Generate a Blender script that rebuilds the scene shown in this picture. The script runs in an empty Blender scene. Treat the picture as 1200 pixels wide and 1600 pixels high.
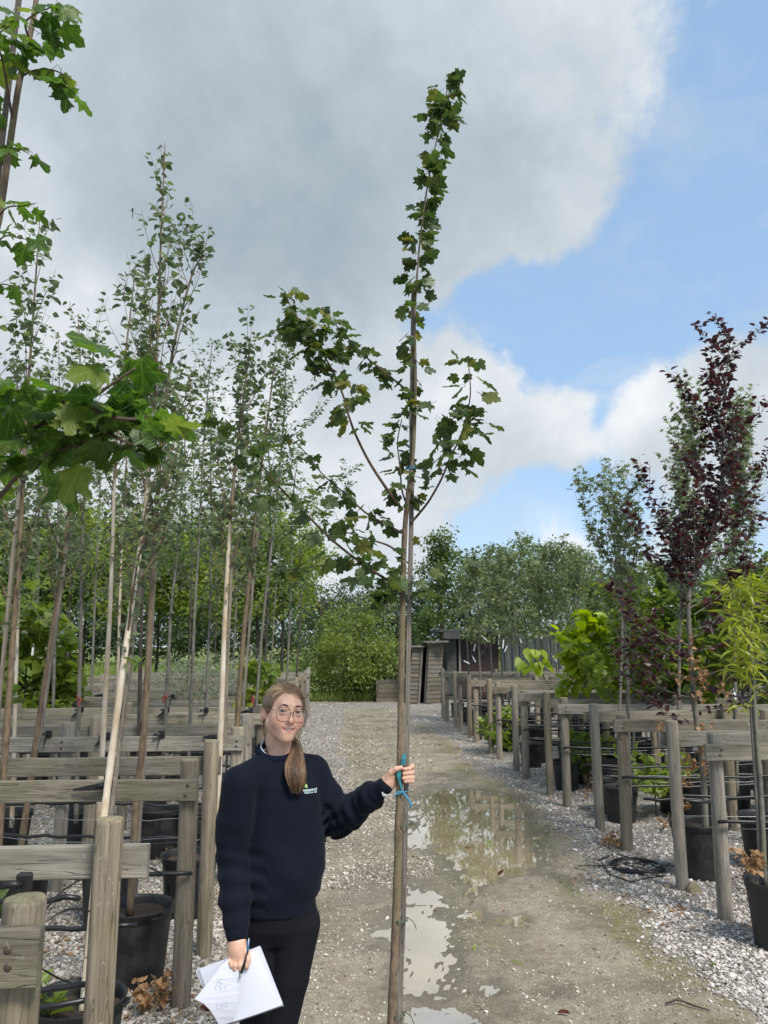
import bpy, math, random
import numpy as np
from mathutils import Vector, Matrix
random.seed(7); np.random.seed(7)
RNG = np.random.default_rng(11)
SC = bpy.context.scene
COL = SC.collection
R = math.radians
# ------------------------------------------------------------------ camera
PITCH, YAW, CAMH = R(9.8), R(3.29), 1.75
cam = bpy.data.objects.new('camera', bpy.data.cameras.new('camera'))
COL.objects.link(cam); SC.camera = cam
cam.data.sensor_fit = 'VERTICAL'; cam.data.sensor_height = 24; cam.data.lens = 18.0
cam.data.clip_start = 0.05; cam.data.clip_end = 2000
cam.data.dof.use_dof = True; cam.data.dof.focus_distance = 3.4; cam.data.dof.aperture_fstop = 5.0
cam.location = (0, 0, CAMH); cam.rotation_euler = (R(90) + PITCH, 0, -YAW)

def ray(px, py):
    """direction through a point of the 1200 x 1600 photograph (used to measure places)"""
    x = (px - 600) / 1200; y = -(py - 800) / 1200
    d = (x, math.cos(PITCH) - y * math.sin(PITCH), math.sin(PITCH) + y * math.cos(PITCH))
    c, s = math.cos(-YAW), math.sin(-YAW)
    return (d[0] * c - d[1] * s, d[0] * s + d[1] * c, d[2])
def at(px, py, Y):
    d = ray(px, py); t = Y / d[1]
    return Vector((d[0] * t, Y, CAMH + d[2] * t))
def gp(px, py, z=0.0):
    d = ray(px, py); t = (z - CAMH) / d[2]
    return Vector((d[0] * t, d[1] * t, z))
# ------------------------------------------------------------------ world
SUN_EL, SUN_AZ = R(52), R(150)       # azimuth clockwise from +Y (view direction)
world = bpy.data.worlds.new('World'); SC.world = world; world.use_nodes = True
def build_world():
    nt = world.node_tree; N = nt.nodes; L = nt.links; N.clear()
    out = N.new('ShaderNodeOutputWorld'); bg = N.new('ShaderNodeBackground')
    bg.inputs['Strength'].default_value = 0.116
    sky = N.new('ShaderNodeTexSky'); sky.sky_type = 'NISHITA'; sky.sun_disc = False
    sky.sun_elevation = SUN_EL; sky.sun_rotation = SUN_AZ
    sky.air_density = 1.0; sky.dust_density = 1.2; sky.ozone_density = 1.5
    tc = N.new('ShaderNodeTexCoord')
    def vm(op, a, b=None):
        n = N.new('ShaderNodeVectorMath'); n.operation = op
        for i, v in enumerate((a, b)):
            if v is None: continue
            if hasattr(v, 'is_output'): L.new(v, n.inputs[i])
            else: n.inputs[i].default_value = v
        return n
    def mt(op, a, b=None, clamp=False):
        n = N.new('ShaderNodeMath'); n.operation = op; n.use_clamp = clamp
        for i, v in enumerate((a, b)):
            if v is None: continue
            if hasattr(v, 'is_output'): L.new(v, n.inputs[i])
            else: n.inputs[i].default_value = v
        return n.outputs[0]
    def noise(vec, scale, detail=6, rough=.55):
        n = N.new('ShaderNodeTexNoise'); n.inputs['Scale'].default_value = scale
        n.inputs['Detail'].default_value = detail; n.inputs['Roughness'].default_value = rough
        L.new(vec, n.inputs['Vector']); return n
    D = tc.outputs['Generated']
    n1 = noise(D, 3.2, 3); n2 = noise(D, 11, 5)
    w1 = vm('SCALE', vm('SUBTRACT', n1.outputs['Color'], (.5, .5, .5)).outputs[0]); w1.inputs['Scale'].default_value = .20
    w2 = vm('SCALE', vm('SUBTRACT', n2.outputs['Color'], (.5, .5, .5)).outputs[0]); w2.inputs['Scale'].default_value = .12
    W = vm('NORMALIZE', vm('ADD', vm('ADD', D, w1.outputs[0]).outputs[0], w2.outputs[0]).outputs[0]).outputs[0]
    def blobs(lst):
        acc = None
        for (px, py, s, w) in lst:
            d = Vector(ray(px, py)).normalized(); sg = s / 1250.0
            v = mt('DOT_PRODUCT' if 0 else 'ADD', vm('DOT_PRODUCT', W, tuple(d)).outputs['Value'], -1.0)
            g = mt('MULTIPLY', mt('EXPONENT', mt('MULTIPLY', v, 2 / sg ** 2)), w)
            acc = g if acc is None else mt('ADD', acc, g)
        return acc
    cover = blobs(CLOUD); dark = blobs(DARK)
    f = noise(D, 5.0, 9, .6).outputs['Fac']; f2 = noise(D, 14.0, 8, .65).outputs['Fac']
    f = mt('ADD', mt('MULTIPLY', mt('SUBTRACT', f, .5), 1.9), mt('MULTIPLY', mt('SUBTRACT', f2, .5), .75))
    c = mt('ADD', mt('ADD', cover, f), .30)
    mr = N.new('ShaderNodeMapRange'); mr.interpolation_type = 'SMOOTHSTEP'
    mr.inputs['From Min'].default_value = .05; mr.inputs['From Max'].default_value = .80
    L.new(c, mr.inputs['Value'])
    # thin high veil drifting over the blue
    mpv = N.new('ShaderNodeMapping'); mpv.inputs['Scale'].default_value = (1.0, 2.2, 3.4); mpv.inputs['Rotation'].default_value = (0, .5, .3); L.new(W, mpv.inputs['Vector'])
    veil = N.new('ShaderNodeMapRange'); veil.inputs['From Min'].default_value = .48; veil.inputs['From Max'].default_value = .78; veil.inputs['To Max'].default_value = .55; L.new(noise(mpv.outputs[0], 3.0, 8, .62).outputs['Fac'], veil.inputs['Value'])
    mask = mt('MAXIMUM', mr.outputs[0], veil.outputs[0])
    # brightness of the cloud: thin or high parts white, thick parts blue grey
    sh = mt('SUBTRACT', mt('ADD', .62, mt('MULTIPLY', f, .50)), mt('MULTIPLY', dark, .62), clamp=True)
    cr = N.new('ShaderNodeValToRGB'); L.new(sh, cr.inputs['Fac'])
    e = cr.color_ramp.elements
    e[0].position = 0.0; e[0].color = (1.9, 2.28, 2.6, 1)
    e[1].position = 1.0; e[1].color = (4.7, 4.85, 5.0, 1)
    m = e.new(.35); m.color = (2.5, 2.88, 3.2, 1); m = e.new(.65); m.color = (3.35, 3.65, 3.9, 1)
    hz = N.new('ShaderNodeMix'); hz.data_type = 'RGBA'; hz.inputs['Factor'].default_value = .55
    L.new(sky.outputs[0], hz.inputs['A']); hz.inputs['B'].default_value = (2.2, 3.4, 4.9, 1)
    mx = N.new('ShaderNodeMix'); mx.data_type = 'RGBA'
    L.new(mask, mx.inputs['Factor']); L.new(hz.outputs['Result'], mx.inputs['A']); L.new(cr.outputs[0], mx.inputs['B'])
    L.new(mx.outputs['Result'], bg.inputs['Color']); L.new(bg.outputs[0], out.inputs[0])
# (px, py, size, weight) : where cloud gathers and where blue shows, as directions in the sky
CLOUD = [(300, 150, 380, .7), (650, 120, 330, .6), (520, 420, 240, .6), (820, 230, 140, .45), (950, 60, 170, .45), (-200, 300, 400, .6),
         (800, 665, 110, .8), (620, 650, 150, .6), (900, 640, 70, .5), (1080, 640, 110, .65), (1170, 560, 120, .5), (300, 650, 260, .7), (870, 870, 70, .7), (1150, 480, 60, .3),
         (800, 730, 100, .4), (1130, 760, 110, .5), (100, 900, 200, .5), (700, 880, 90, .2),
         (1150, 280, 150, -1.3), (1080, 420, 110, -1.0), (850, 450, 100, -1.2), (745, 450, 75, -1.1), (670, 500, 40, -.7), (1190, 60, 110, -1.0), (945, 560, 55, -.8), (790, 520, 60, -.6),
         (950, 790, 95, -1.0), (790, 815, 90, -.75), (960, 640, 22, -.5)]
DARK = [(300, 330, 260, .62), (600, 330, 200, .5), (560, 470, 120, .35), (420, 170, 200, .25), (820, 290, 110, .35), (100, 500, 90, -.4),
        (40, 330, 60, -.25), (980, 60, 120, -.35), (620, 20, 140, -.2), (720, 620, 120, -.30), (1010, 620, 90, -.55), (860, 600, 80, -.35), (870, 860, 60, -.8), (780, 720, 90, .15),
        (450, 650, 150, -.35), (520, 100, 40, -.15), (250, 620, 150, -.3)]
build_world()
world.cycles.sampling_method = 'MANUAL'; world.cycles.sample_map_resolution = 512
sun = bpy.data.objects.new('sun', bpy.data.lights.new('sun', 'SUN')); COL.objects.link(sun)
sun.data.energy = 2.4; sun.data.angle = R(16); sun.data.color = (1, .95, .88)
_sd = Vector((math.sin(SUN_AZ) * math.cos(SUN_EL), math.cos(SUN_AZ) * math.cos(SUN_EL), math.sin(SUN_EL)))
sun.rotation_euler = _sd.to_track_quat('Z', 'Y').to_euler(); sun.location = _sd * 30
SC.view_settings.view_transform = 'Standard'; SC.view_settings.look = 'None'
SC.view_settings.gamma = 1; SC.view_settings.use_curve_mapping = False
SC.view_settings.exposure = 0.78
SC.render.engine = 'CYCLES'; SC.cycles.use_denoising = True
SC.cycles.max_bounces = 6; SC.cycles.transparent_max_bounces = 8; SC.cycles.transmission_bounces = 4
SC.cycles.diffuse_bounces = 3; SC.cycles.glossy_bounces = 3
# ------------------------------------------------------------------ numpy noise
_T = np.random.default_rng(3).random((256, 256)).astype(np.float32)
def vn(x, y):
    xi = np.floor(x).astype(np.int64); yi = np.floor(y).astype(np.int64)
    fx = x - xi; fy = y - yi; fx = fx * fx * (3 - 2 * fx); fy = fy * fy * (3 - 2 * fy)
    a = _T[xi & 255, yi & 255]; b = _T[(xi + 1) & 255, yi & 255]; c = _T[xi & 255, (yi + 1) & 255]; d = _T[(xi + 1) & 255, (yi + 1) & 255]
    return (a * (1 - fx) + b * fx) * (1 - fy) + (c * (1 - fx) + d * fx) * fy
def fbm(x, y, o=4):
    s = 0; a = .5; n = 0
    for i in range(o):
        s = s + a * vn(x * 2 ** i + 17.3 * i, y * 2 ** i + 5.1 * i); n += a; a *= .5
    return s / n
def sstep(a, b, x):
    t = np.clip((x - a) / (b - a), 0, 1); return t * t * (3 - 2 * t)
# ------------------------------------------------------------------ object helpers
def tag(o, label=None, cat=None, group=None, kind=None):
    if label: o['label'] = label
    if cat: o['category'] = cat
    if group: o['group'] = group
    if kind: o['kind'] = kind
    return o
def thing(name, label, cat, loc=(0, 0, 0), rz=0, group=None):
    o = bpy.data.objects.new(name, None); COL.objects.link(o); o.empty_display_size = .1
    o.location = loc; o.rotation_euler = (0, 0, rz)
    return tag(o, label, cat, group)
def mesh_np(name, V, faces_idx, nloop, mat, var=None, smooth=False):
    """V (n,3); faces_idx flat int array; nloop = verts per face (int)"""
    me = bpy.data.meshes.new(name); V = np.asarray(V, np.float32); F = np.asarray(faces_idx, np.int32).ravel()
    nf = len(F) // nloop
    me.vertices.add(len(V)); me.vertices.foreach_set('co', V.ravel())
    me.loops.add(len(F)); me.loops.foreach_set('vertex_index', F)
    me.polygons.add(nf); me.polygons.foreach_set('loop_start', np.arange(0, nf * nloop, nloop, dtype=np.int32))
    if smooth: me.polygons.foreach_set('use_smooth', np.ones(nf, bool))
    me.update(calc_edges=True)
    if mat is not None: me.materials.append(mat)
    if var is not None:
        a = me.attributes.new('var', 'FLOAT', 'POINT'); a.data.foreach_set('value', np.asarray(var, np.float32))
    return me
def link(name, me, parent=None, loc=None):
    o = bpy.data.objects.new(name, me); COL.objects.link(o)
    if parent is not None: o.parent = parent
    if loc is not None: o.location = loc
    return o
class MB:
    """collects shapes into ONE mesh"""
    def __init__(s): s.v = []; s.f = []; s.m = []; s.sm = []
    def add(s, vs, fs, mi=0, smooth=False):
        b = len(s.v); s.v.extend([tuple(v) for v in vs])
        for f in fs: s.f.append(tuple(b + i for i in f)); s.m.append(mi); s.sm.append(smooth)
    def box(s, c, d, rot=None, mi=0, bev=0.0):
        hx, hy, hz = d[0] / 2, d[1] / 2, d[2] / 2
        if bev > 0:
            vs = []; b = bev
            for sx in (-1, 1):
                for sy in (-1, 1):
                    for sz in (-1, 1):
                        vs += [(sx * (hx - b), sy * (hy - b), sz * hz), (sx * (hx - b), sy * hy, sz * (hz - b)), (sx * hx, sy * (hy - b), sz * (hz - b))]
            import bmesh
            bm = bmesh.new()
            for v in vs: bm.verts.new(v)
            bmesh.ops.convex_hull(bm, input=bm.verts); bm.verts.index_update()
            vs = [v.co.copy() for v in bm.verts]; fs = [tuple(v.index for v in f.verts) for f in bm.faces]; bm.free()
        else:
            vs = [Vector((sx * hx, sy * hy, sz * hz)) for sx in (-1, 1) for sy in (-1, 1) for sz in (-1, 1)]
            fs = [(0, 1, 3, 2), (4, 6, 7, 5), (0, 4, 5, 1), (2, 3, 7, 6), (0, 2, 6, 4), (1, 5, 7, 3)]
        c = Vector(c)
        vs = [((rot @ Vector(v)) if rot is not None else Vector(v)) + c for v in vs]
        s.add(vs, fs, mi)
    def tube(s, pts, rad, n=6, mi=0, smooth=True, caps=True, squash=1.0):
        pts = [Vector(p) for p in pts]
        if not hasattr(rad, '__len__'): rad = [rad] * len(pts)
        vs = []; fs = []; m = len(pts)
        t = (pts[1] - pts[0]).normalized()
        u = t.orthogonal().normalized()
        for i in range(m):
            t2 = (pts[min(i + 1, m - 1)] - pts[max(i - 1, 0)])
            t2 = t2.normalized() if t2.length > 1e-9 else t
            u = (u - t2 * u.dot(t2)); u = u.normalized() if u.length > 1e-6 else t2.orthogonal().normalized()
            w = t2.cross(u); t = t2
            for k in range(n):
                a = 2 * math.pi * k / n
                vs.append(pts[i] + (u * math.cos(a) + w * math.sin(a) * squash) * rad[i])
        for i in range(m - 1):
            for k in range(n):
                fs.append((i * n + k, i * n + (k + 1) % n, (i + 1) * n + (k + 1) % n, (i + 1) * n + k))
        s.add(vs, fs, mi, smooth)
        if caps:
            b = len(s.v) - len(vs)
            s.f.append(tuple(b + k for k in range(n))[::-1]); s.m.append(mi); s.sm.append(False)
            s.f.append(tuple(b + (m - 1) * n + k for k in range(n))); s.m.append(mi); s.sm.append(False)
    def lathe(s, prof, n=24, c=(0, 0, 0), mi=0, smooth=True):
        vs = []; fs = []
        for (r, z) in prof:
            for k in range(n):
                a = 2 * math.pi * k / n; vs.append((c[0] + r * math.cos(a), c[1] + r * math.sin(a), c[2] + z))
        for i in range(len(prof) - 1):
            for k in range(n): fs.append((i * n + k, i * n + (k + 1) % n, (i + 1) * n + (k + 1) % n, (i + 1) * n + k))
        s.add(vs, fs, mi, smooth)
    def mesh(s, name, mats):
        me = bpy.data.meshes.new(name); me.from_pydata([tuple(v) for v in s.v], [], s.f)
        for m in (mats if isinstance(mats, (list, tuple)) else [mats]): me.materials.append(m)
        me.polygons.foreach_set('material_index', s.m); me.polygons.foreach_set('use_smooth', s.sm)
        me.update(); return me
    def build(s, name, mats, parent=None, loc=None): return link(name, s.mesh(name, mats), parent, loc)
# ------------------------------------------------------------------ materials
class NT:
    def __init__(s, name):
        s.m = bpy.data.materials.new(name); s.m.use_nodes = True; s.t = s.m.node_tree; s.N = s.t.nodes; s.L = s.t.links
        s.N.clear(); s.out = s.N.new('ShaderNodeOutputMaterial')
        s.p = s.N.new('ShaderNodeBsdfPrincipled'); s.L.new(s.p.outputs[0], s.out.inputs[0])
    def n(s, ty, **kw):
        x = s.N.new(ty)
        for k, v in kw.items(): setattr(x, k, v)
        return x
    def put(s, sock, v):
        if hasattr(v, 'is_output'): s.L.new(v, sock)
        else: sock.default_value = v
    def noise(s, vec, scale, detail=5, rough=.55, dist=0):
        x = s.n('ShaderNodeTexNoise'); x.inputs['Scale'].default_value = scale; x.inputs['Detail'].default_value = detail
        x.inputs['Roughness'].default_value = rough; x.inputs['Distortion'].default_value = dist; s.L.new(vec, x.inputs['Vector']); return x.outputs['Fac']
    def math(s, op, a, b=0.0, clamp=False):
        x = s.n('ShaderNodeMath', operation=op, use_clamp=clamp); s.put(x.inputs[0], a); s.put(x.inputs[1], b); return x.outputs[0]
    def ramp(s, f, stops, interp='LINEAR'):
        x = s.n('ShaderNodeValToRGB'); s.put(x.inputs[0], f); x.color_ramp.interpolation = interp
        e = x.color_ramp.elements
        while len(e) < len(stops): e.new(.5)
        for el, (p, c) in zip(e, stops): el.position = p; el.color = (*c, 1)
        return x.outputs[0]
    def mix(s, f, a, b, blend='MIX'):
        x = s.n('ShaderNodeMix', data_type='RGBA', blend_type=blend); s.put(x.inputs['Factor'], f)
        for k, v in (('A', a), ('B', b)): s.put(x.inputs[k], v if hasattr(v, 'is_output') else (*v, 1))
        return x.outputs['Result']
    def vec(s, scale=(1, 1, 1), src='Object', rnd=False):
        tc = s.n('ShaderNodeTexCoord'); mp = s.n('ShaderNodeMapping'); mp.inputs['Scale'].default_value = scale
        if rnd:
            oi = s.n('ShaderNodeObjectInfo'); cb = s.n('ShaderNodeCombineXYZ')
            for i in range(3): s.L.new(s.math('MULTIPLY', oi.outputs['Random'], 40.0 + 13 * i), cb.inputs[i])
            s.L.new(cb.outputs[0], mp.inputs['Location'])
        s.L.new(tc.outputs[src], mp.inputs['Vector']); return mp.outputs[0]
    def attr(s, name): return s.n('ShaderNodeAttribute', attribute_name=name).outputs['Fac']
    def bump(s, h, strength=.5, dist=.01):
        b = s.n('ShaderNodeBump'); b.inputs['Strength'].default_value = strength; b.inputs['Distance'].default_value = dist
        s.L.new(h, b.inputs['Height']); s.L.new(b.outputs[0], s.p.inputs['Normal']); return b.outputs[0]
    def set(s, **kw):
        for k, v in kw.items():
            k = {'color': 'Base Color', 'rough': 'Roughness', 'metal': 'Metallic', 'spec': 'Specular IOR Level'}.get(k, k)
            if k == 'Base Color' and not hasattr(v, 'is_output'): v = (*v, 1)
            s.put(s.p.inputs[k], v)
        return s.m
def plain(name, c, rough=.6, var=.12, scale=30, metal=0, bump=.15):
    t = NT(name); v = t.vec(rnd=True); n = t.noise(v, scale)
    c2 = tuple(x * (1 - var * 2) for x in c); c1 = tuple(min(1, x * (1 + var)) for x in c)
    t.bump(n, bump, .004)
    return t.set(color=t.ramp(n, [(.3, c2), (.7, c1)]), rough=rough, metal=metal)
def wood_mat(name, axis, light=(.30, .26, .20), dark=(.12, .10, .075), green=(.14, .14, .06), gr=.5):
    t = NT(name)
    sc = [1, 1, 1]; sc[axis] = .06
    v = t.vec(tuple(sc), rnd=True); v2 = t.vec(rnd=True)
    g = t.noise(v, 90, 6, .6, .3); g2 = t.noise(v, 22, 4, .5, .6); big = t.noise(v2, 4.5, 5, .6)
    c = t.ramp(t.math('ADD', t.math('MULTIPLY', g, .45), t.math('MULTIPLY', g2, .55)), [(.32, dark), (.5, tuple((a + b) / 2 for a, b in zip(light, dark))), (.66, light)])
    c = t.mix(t.math('MULTIPLY', t.ramp(big, [(.45, (0, 0, 0)), (.7, (1, 1, 1))]), gr), c, green)
    knot = t.n('ShaderNodeTexVoronoi'); knot.inputs['Scale'].default_value = 3.4; t.L.new(v2, knot.inputs['Vector'])
    c = t.mix(t.ramp(knot.outputs['Distance'], [(.02, (1, 1, 1)), (.055, (0, 0, 0))]), c, (.06, .045, .03))
    spots = t.noise(v2, 60, 2); c = t.mix(t.math('MULTIPLY', t.ramp(spots, [(.66, (0, 0, 0)), (.72, (1, 1, 1))]), .5), c, (.33, .34, .28))
    oi = t.n('ShaderNodeObjectInfo'); hs = t.n('ShaderNodeHueSaturation'); t.L.new(c, hs.inputs['Color'])
    t.L.new(t.math('ADD', t.math('MULTIPLY', oi.outputs['Random'], .42), .78), hs.inputs['Value']); t.L.new(t.math('SUBTRACT', 1.05, t.math('MULTIPLY', t.math('FRACT', t.math('MULTIPLY', oi.outputs['Random'], 7.3)), .45)), hs.inputs['Saturation']); c = hs.outputs[0]
    sc2 = [14, 14, 14]; sc2[axis] = .55; cv = t.noise(t.vec(tuple(sc2), rnd=True), 3.0, 3, .5, .8)
    crack = t.ramp(cv, [(.485, (0, 0, 0)), (.5, (1, 1, 1)), (.515, (0, 0, 0))]); c = t.mix(t.math('MULTIPLY', crack, .55), c, (.05, .04, .03))
    t.bump(t.math('SUBTRACT', g, t.math('MULTIPLY', crack, .8)), .7, .005)
    return t.set(color=c, rough=.85, spec=.25)
def bark_mat(name, light, dark, scale=30, stretch=.35, green=None, bump=.7):
    t = NT(name); v = t.vec((1, 1, stretch), rnd=True)
    n = t.noise(v, scale, 6, .65, .5); n2 = t.noise(v, scale * .25, 4)
    c = t.ramp(t.math('ADD', t.math('MULTIPLY', n, .6), t.math('MULTIPLY', n2, .4)), [(.36, dark), (.62, light)])
    if green: c = t.mix(t.math('MULTIPLY', t.ramp(t.noise(v, 9, 4), [(.5, (0, 0, 0)), (.66, (1, 1, 1))]), .6), c, green)
    t.bump(n, bump, .004)
    return t.set(color=c, rough=.8, spec=.3)
def leaf_mat(name, dark, light, odd=None, trans=.35, rough=.42, tl=None, veins=False):
    t = NT(name); oi = t.n('ShaderNodeObjectInfo')
    f = t.math('FRACT', t.math('ADD', t.attr('var'), oi.outputs['Random']))
    stops = [(.0, dark), (.75, light)]
    if odd: stops += [(.86, light), (.93, odd)]
    c = t.ramp(f, stops)
    v = t.vec(rnd=False); n = t.noise(v, 60, 3)
    c = t.mix(.25, c, t.ramp(n, [(.35, tuple(x * .6 for x in dark)), (.65, light)]))
    if veins:
        sx = t.n('ShaderNodeSeparateXYZ'); t.L.new(t.vec(), sx.inputs[0]); X, Yv = sx.outputs[0], t.math('SUBTRACT', sx.outputs[1], .03)
        an = t.math('DIVIDE', t.math('ARCTAN2', X, Yv), .64); ri = t.math('SQRT', t.math('ADD', t.math('MULTIPLY', X, X), t.math('MULTIPLY', Yv, Yv)))
        dd = t.math('MULTIPLY', t.math('ABSOLUTE', t.math('SUBTRACT', t.math('FRACT', t.math('ADD', an, .5)), .5)), ri)
        line = t.ramp(dd, [(.006, (1, 1, 1)), (.022, (0, 0, 0))])
        w2 = t.n('ShaderNodeTexWave'); w2.bands_direction = 'DIAGONAL'; w2.inputs['Scale'].default_value = 6; w2.inputs['Distortion'].default_value = 1.5; t.L.new(t.vec(), w2.inputs['Vector'])
        c = t.mix(t.math('MULTIPLY', w2.outputs['Fac'], .18), c, tuple(x * .55 for x in dark))
        c = t.mix(t.math('MULTIPLY', line, .55), c, tuple(min(1, x * 1.9 + .03) for x in light))
        t.bump(t.math('SUBTRACT', w2.outputs['Fac'], line), .25, .004)
    t.set(color=c, rough=rough, spec=.5)
    tr = t.n('ShaderNodeBsdfTranslucent')
    hs = t.n('ShaderNodeHueSaturation'); hs.inputs['Value'].default_value = 1.9; hs.inputs['Saturation'].default_value = 1.1; t.L.new(c, hs.inputs['Color'])
    t.L.new(t.mix(.5, hs.outputs[0], tl) if tl else hs.outputs[0], tr.inputs['Color'])
    mx = t.n('ShaderNodeMixShader'); mx.inputs[0].default_value = trans
    t.L.new(t.p.outputs[0], mx.inputs[1]); t.L.new(tr.outputs[0], mx.inputs[2]); t.L.new(mx.outputs[0], t.out.inputs[0])
    return t.m
M = {}
M['wood_z'] = wood_mat('weathered_post_wood', 2, (.35, .295, .215), (.125, .10, .072), (.155, .14, .065), .38)
M['wood_x'] = wood_mat('weathered_rail_wood', 0, (.34, .30, .225), (.125, .108, .08), (.15, .15, .06), .5)
M['endgrain'] = plain('end_grain_wood', (.26, .23, .13), .9, .2, 60)
def pot_mat():
    t = NT('black_pot_plastic'); v = t.vec(rnd=True); n = t.noise(v, 7, 6, .65); n2 = t.noise(t.vec((1, 1, .2), rnd=True), 22, 4)
    c = t.mix(t.math('MULTIPLY', t.ramp(n, [(.46, (0, 0, 0)), (.66, (1, 1, 1))]), .75), (.011, .012, .014), (.048, .044, .038))
    c = t.mix(t.math('MULTIPLY', t.ramp(n2, [(.55, (0, 0, 0)), (.7, (1, 1, 1))]), .35), c, (.05, .048, .044)); t.bump(n2, .1, .003)
    return t.set(color=c, rough=t.ramp(n, [(.4, (.38, .38, .38)), (.65, (.75, .75, .75))]))
M['pot'] = pot_mat()
M['pipe'] = plain('black_pipe_plastic', (.012, .012, .013), .38, .2, 40)
M['soil'] = plain('potting_soil', (.055, .038, .025), .95, .35, 45, bump=1)
M['wire'] = plain('galvanised_wire', (.35, .36, .36), .4, .1, 60, .8)
M['metal'] = plain('rusty_steel', (.12, .085, .065), .55, .2, 90, .6)
M['strap'] = plain('black_rubber_strap', (.012, .012, .013), .5, .2, 50)
M['bark_maple'] = bark_mat('maple_bark', (.24, .175, .115), (.09, .065, .045), 60, .5, (.17, .16, .08))
M['bark_twig'] = bark_mat('maple_twig_bark', (.13, .09, .06), (.06, .04, .03), 90, .4)
M['bark_birch'] = bark_mat('birch_bark', (.66, .60, .49), (.40, .29, .17), 17, .4)
M['bark_brown'] = bark_mat('brown_stem_bark', (.22, .16, .10), (.09, .06, .04), 45, .4, (.15, .15, .08))
M['bark_grey'] = bark_mat('grey_stem_bark', (.20, .19, .16), (.09, .08, .065), 45, .5, (.15, .16, .09))
M['bark_dark'] = bark_mat('dark_trunk_bark', (.09, .075, .06), (.035, .03, .025), 30, .4)
M['stake'] = wood_mat('stake_wood', 2, (.28, .24, .19), (.115, .095, .075), (.15, .14, .09), .15)
M['leaf_maple'] = leaf_mat('maple_leaf', (.028, .052, .014), (.080, .125, .028), (.20, .19, .035), .36)
M['leaf_near'] = leaf_mat('large_maple_leaf', (.038, .078, .014), (.095, .17, .024), (.19, .24, .04), .46, veins=True)
M['leaf_maple_v'] = leaf_mat('maple_leaf_blade', (.028, .052, .014), (.080, .125, .028), (.20, .19, .035), .36, veins=True)
M['leaf_birch'] = leaf_mat('birch_leaf', (.055, .085, .04), (.155, .20, .095), (.18, .23, .06), .38, .38)
M['leaf_small'] = leaf_mat('hornbeam_leaf', (.04, .08, .025), (.11, .18, .05), None, .35)
M['leaf_bright'] = leaf_mat('bright_green_leaf', (.085, .14, .018), (.24, .31, .05), (.30, .32, .05), .45)
M['leaf_mid'] = leaf_mat('mid_green_leaf', (.045, .085, .018), (.14, .20, .045), None, .36)
M['leaf_dark'] = leaf_mat('dark_green_leaf', (.024, .048, .016), (.070, .11, .036), None, .28)
M['leaf_pear'] = leaf_mat('grey_green_leaf', (.065, .10, .040), (.19, .24, .10), (.26, .29, .12), .34)
M['leaf_beech'] = leaf_mat('copper_beech_leaf', (.022, .014, .016), (.065, .030, .036), (.14, .03, .028), .26, .36, (.14, .03, .025))
M['leaf_brown'] = leaf_mat('withered_brown_leaf', (.24, .12, .05), (.46, .27, .13), None, .2, .7)
M['leaf_lime'] = leaf_mat('lime_green_leaf', (.18, .27, .012), (.34, .42, .04), None, .45)
M['leaf_willow'] = leaf_mat('narrow_yellow_green_leaf', (.17, .23, .02), (.36, .38, .05), None, .42)
M['leaf_silver'] = leaf_mat('silver_leaf', (.15, .18, .10), (.36, .40, .28), None, .3)
M['leaf_sweetgum'] = leaf_mat('star_shaped_leaf', (.08, .11, .045), (.22, .27, .13), None, .38)
M['grass'] = leaf_mat('grass_blade', (.08, .13, .02), (.20, .27, .06), (.30, .28, .10), .35, .6)
M['tag_white'] = plain('white_plastic_label', (.75, .75, .74), .5, .04)
M['ribbon'] = plain('blue_green_ribbon', (.03, .22, .27), .45, .2, 60)
M['cord_blue'] = plain('blue_twine', (.05, .30, .50), .6, .2, 80)
M['tie_green'] = plain('green_wire_tie', (.08, .11, .06), .5, .2, 80)
M['ribbon_red'] = plain('red_ribbon', (.30, .06, .05), .6, .2, 60)
# ================================================================== GROUND
def project(x, y):
    """photograph position of ground points, used to shape the puddles from measurements"""
    c, s = math.cos(YAW), math.sin(YAW)
    X = x * c - y * s; Y = x * s + y * c; Z = -CAMH
    f = Y * math.cos(PITCH) + Z * math.sin(PITCH); u = -Y * math.sin(PITCH) + Z * math.cos(PITCH)
    f = np.maximum(f, .05)
    return 600 + 1200 * X / f, 800 - 1200 * u / f
WATER_Z = -.012
PUD = [(700, 1275, 48, 28, 1), (775, 1300, 55, 52, 1), (735, 1262, 60, 20, .7), (795, 1348, 48, 18, .9), (745, 1335, 50, 30, .8),
       (655, 1312, 34, 15, .9), (690, 1215, 22, 4, .6), (697, 1238, 28, 7, .7),
       (655, 1400, 32, 22, .9), (650, 1448, 48, 24, 1), (665, 1490, 45, 30, .9), (735, 1425, 26, 11, .6), (795, 1437, 30, 9, .75), (738, 1385, 24, 22, .45),
       (655, 1540, 60, 24, .62), (690, 1590, 70, 18, .85), (760, 1540, 40, 14, .4), (870, 1550, 26, 10, .45), (560, 1480, 30, 8, .42), (598, 1455, 12, 8, .5)]
def puddle_field(x, y):
    px, py = project(x, y); s = 0
    wx = (fbm(x * 5, y * 5 + 9) - .5) * 34; wy = (fbm(x * 5 + 40, y * 5) - .5) * 22
    wx = wx + (fbm(x * 22, y * 22) - .5) * 22; wy = wy + (fbm(x * 22 + 7, y * 22 + 3) - .5) * 14
    for cx, cy, a, b, w in PUD:
        s = s + w * np.exp(-(((px + wx - cx) / a) ** 2 + ((py + wy - cy) / b) ** 2) * .9)
    s = s + (fbm(x * 16, y * 16) - .5) * .35 + (fbm(x * 45, y * 45) - .5) * .22
    return np.where(y < 12, s, 0)
def edge_r(y): return 2.02 + .10 * np.sin(y * .9) - .06 * (y - 6) * (y > 15) * .3 + (vn(y * 1.7, y * 0 + 3) - .5) * .18
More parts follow.
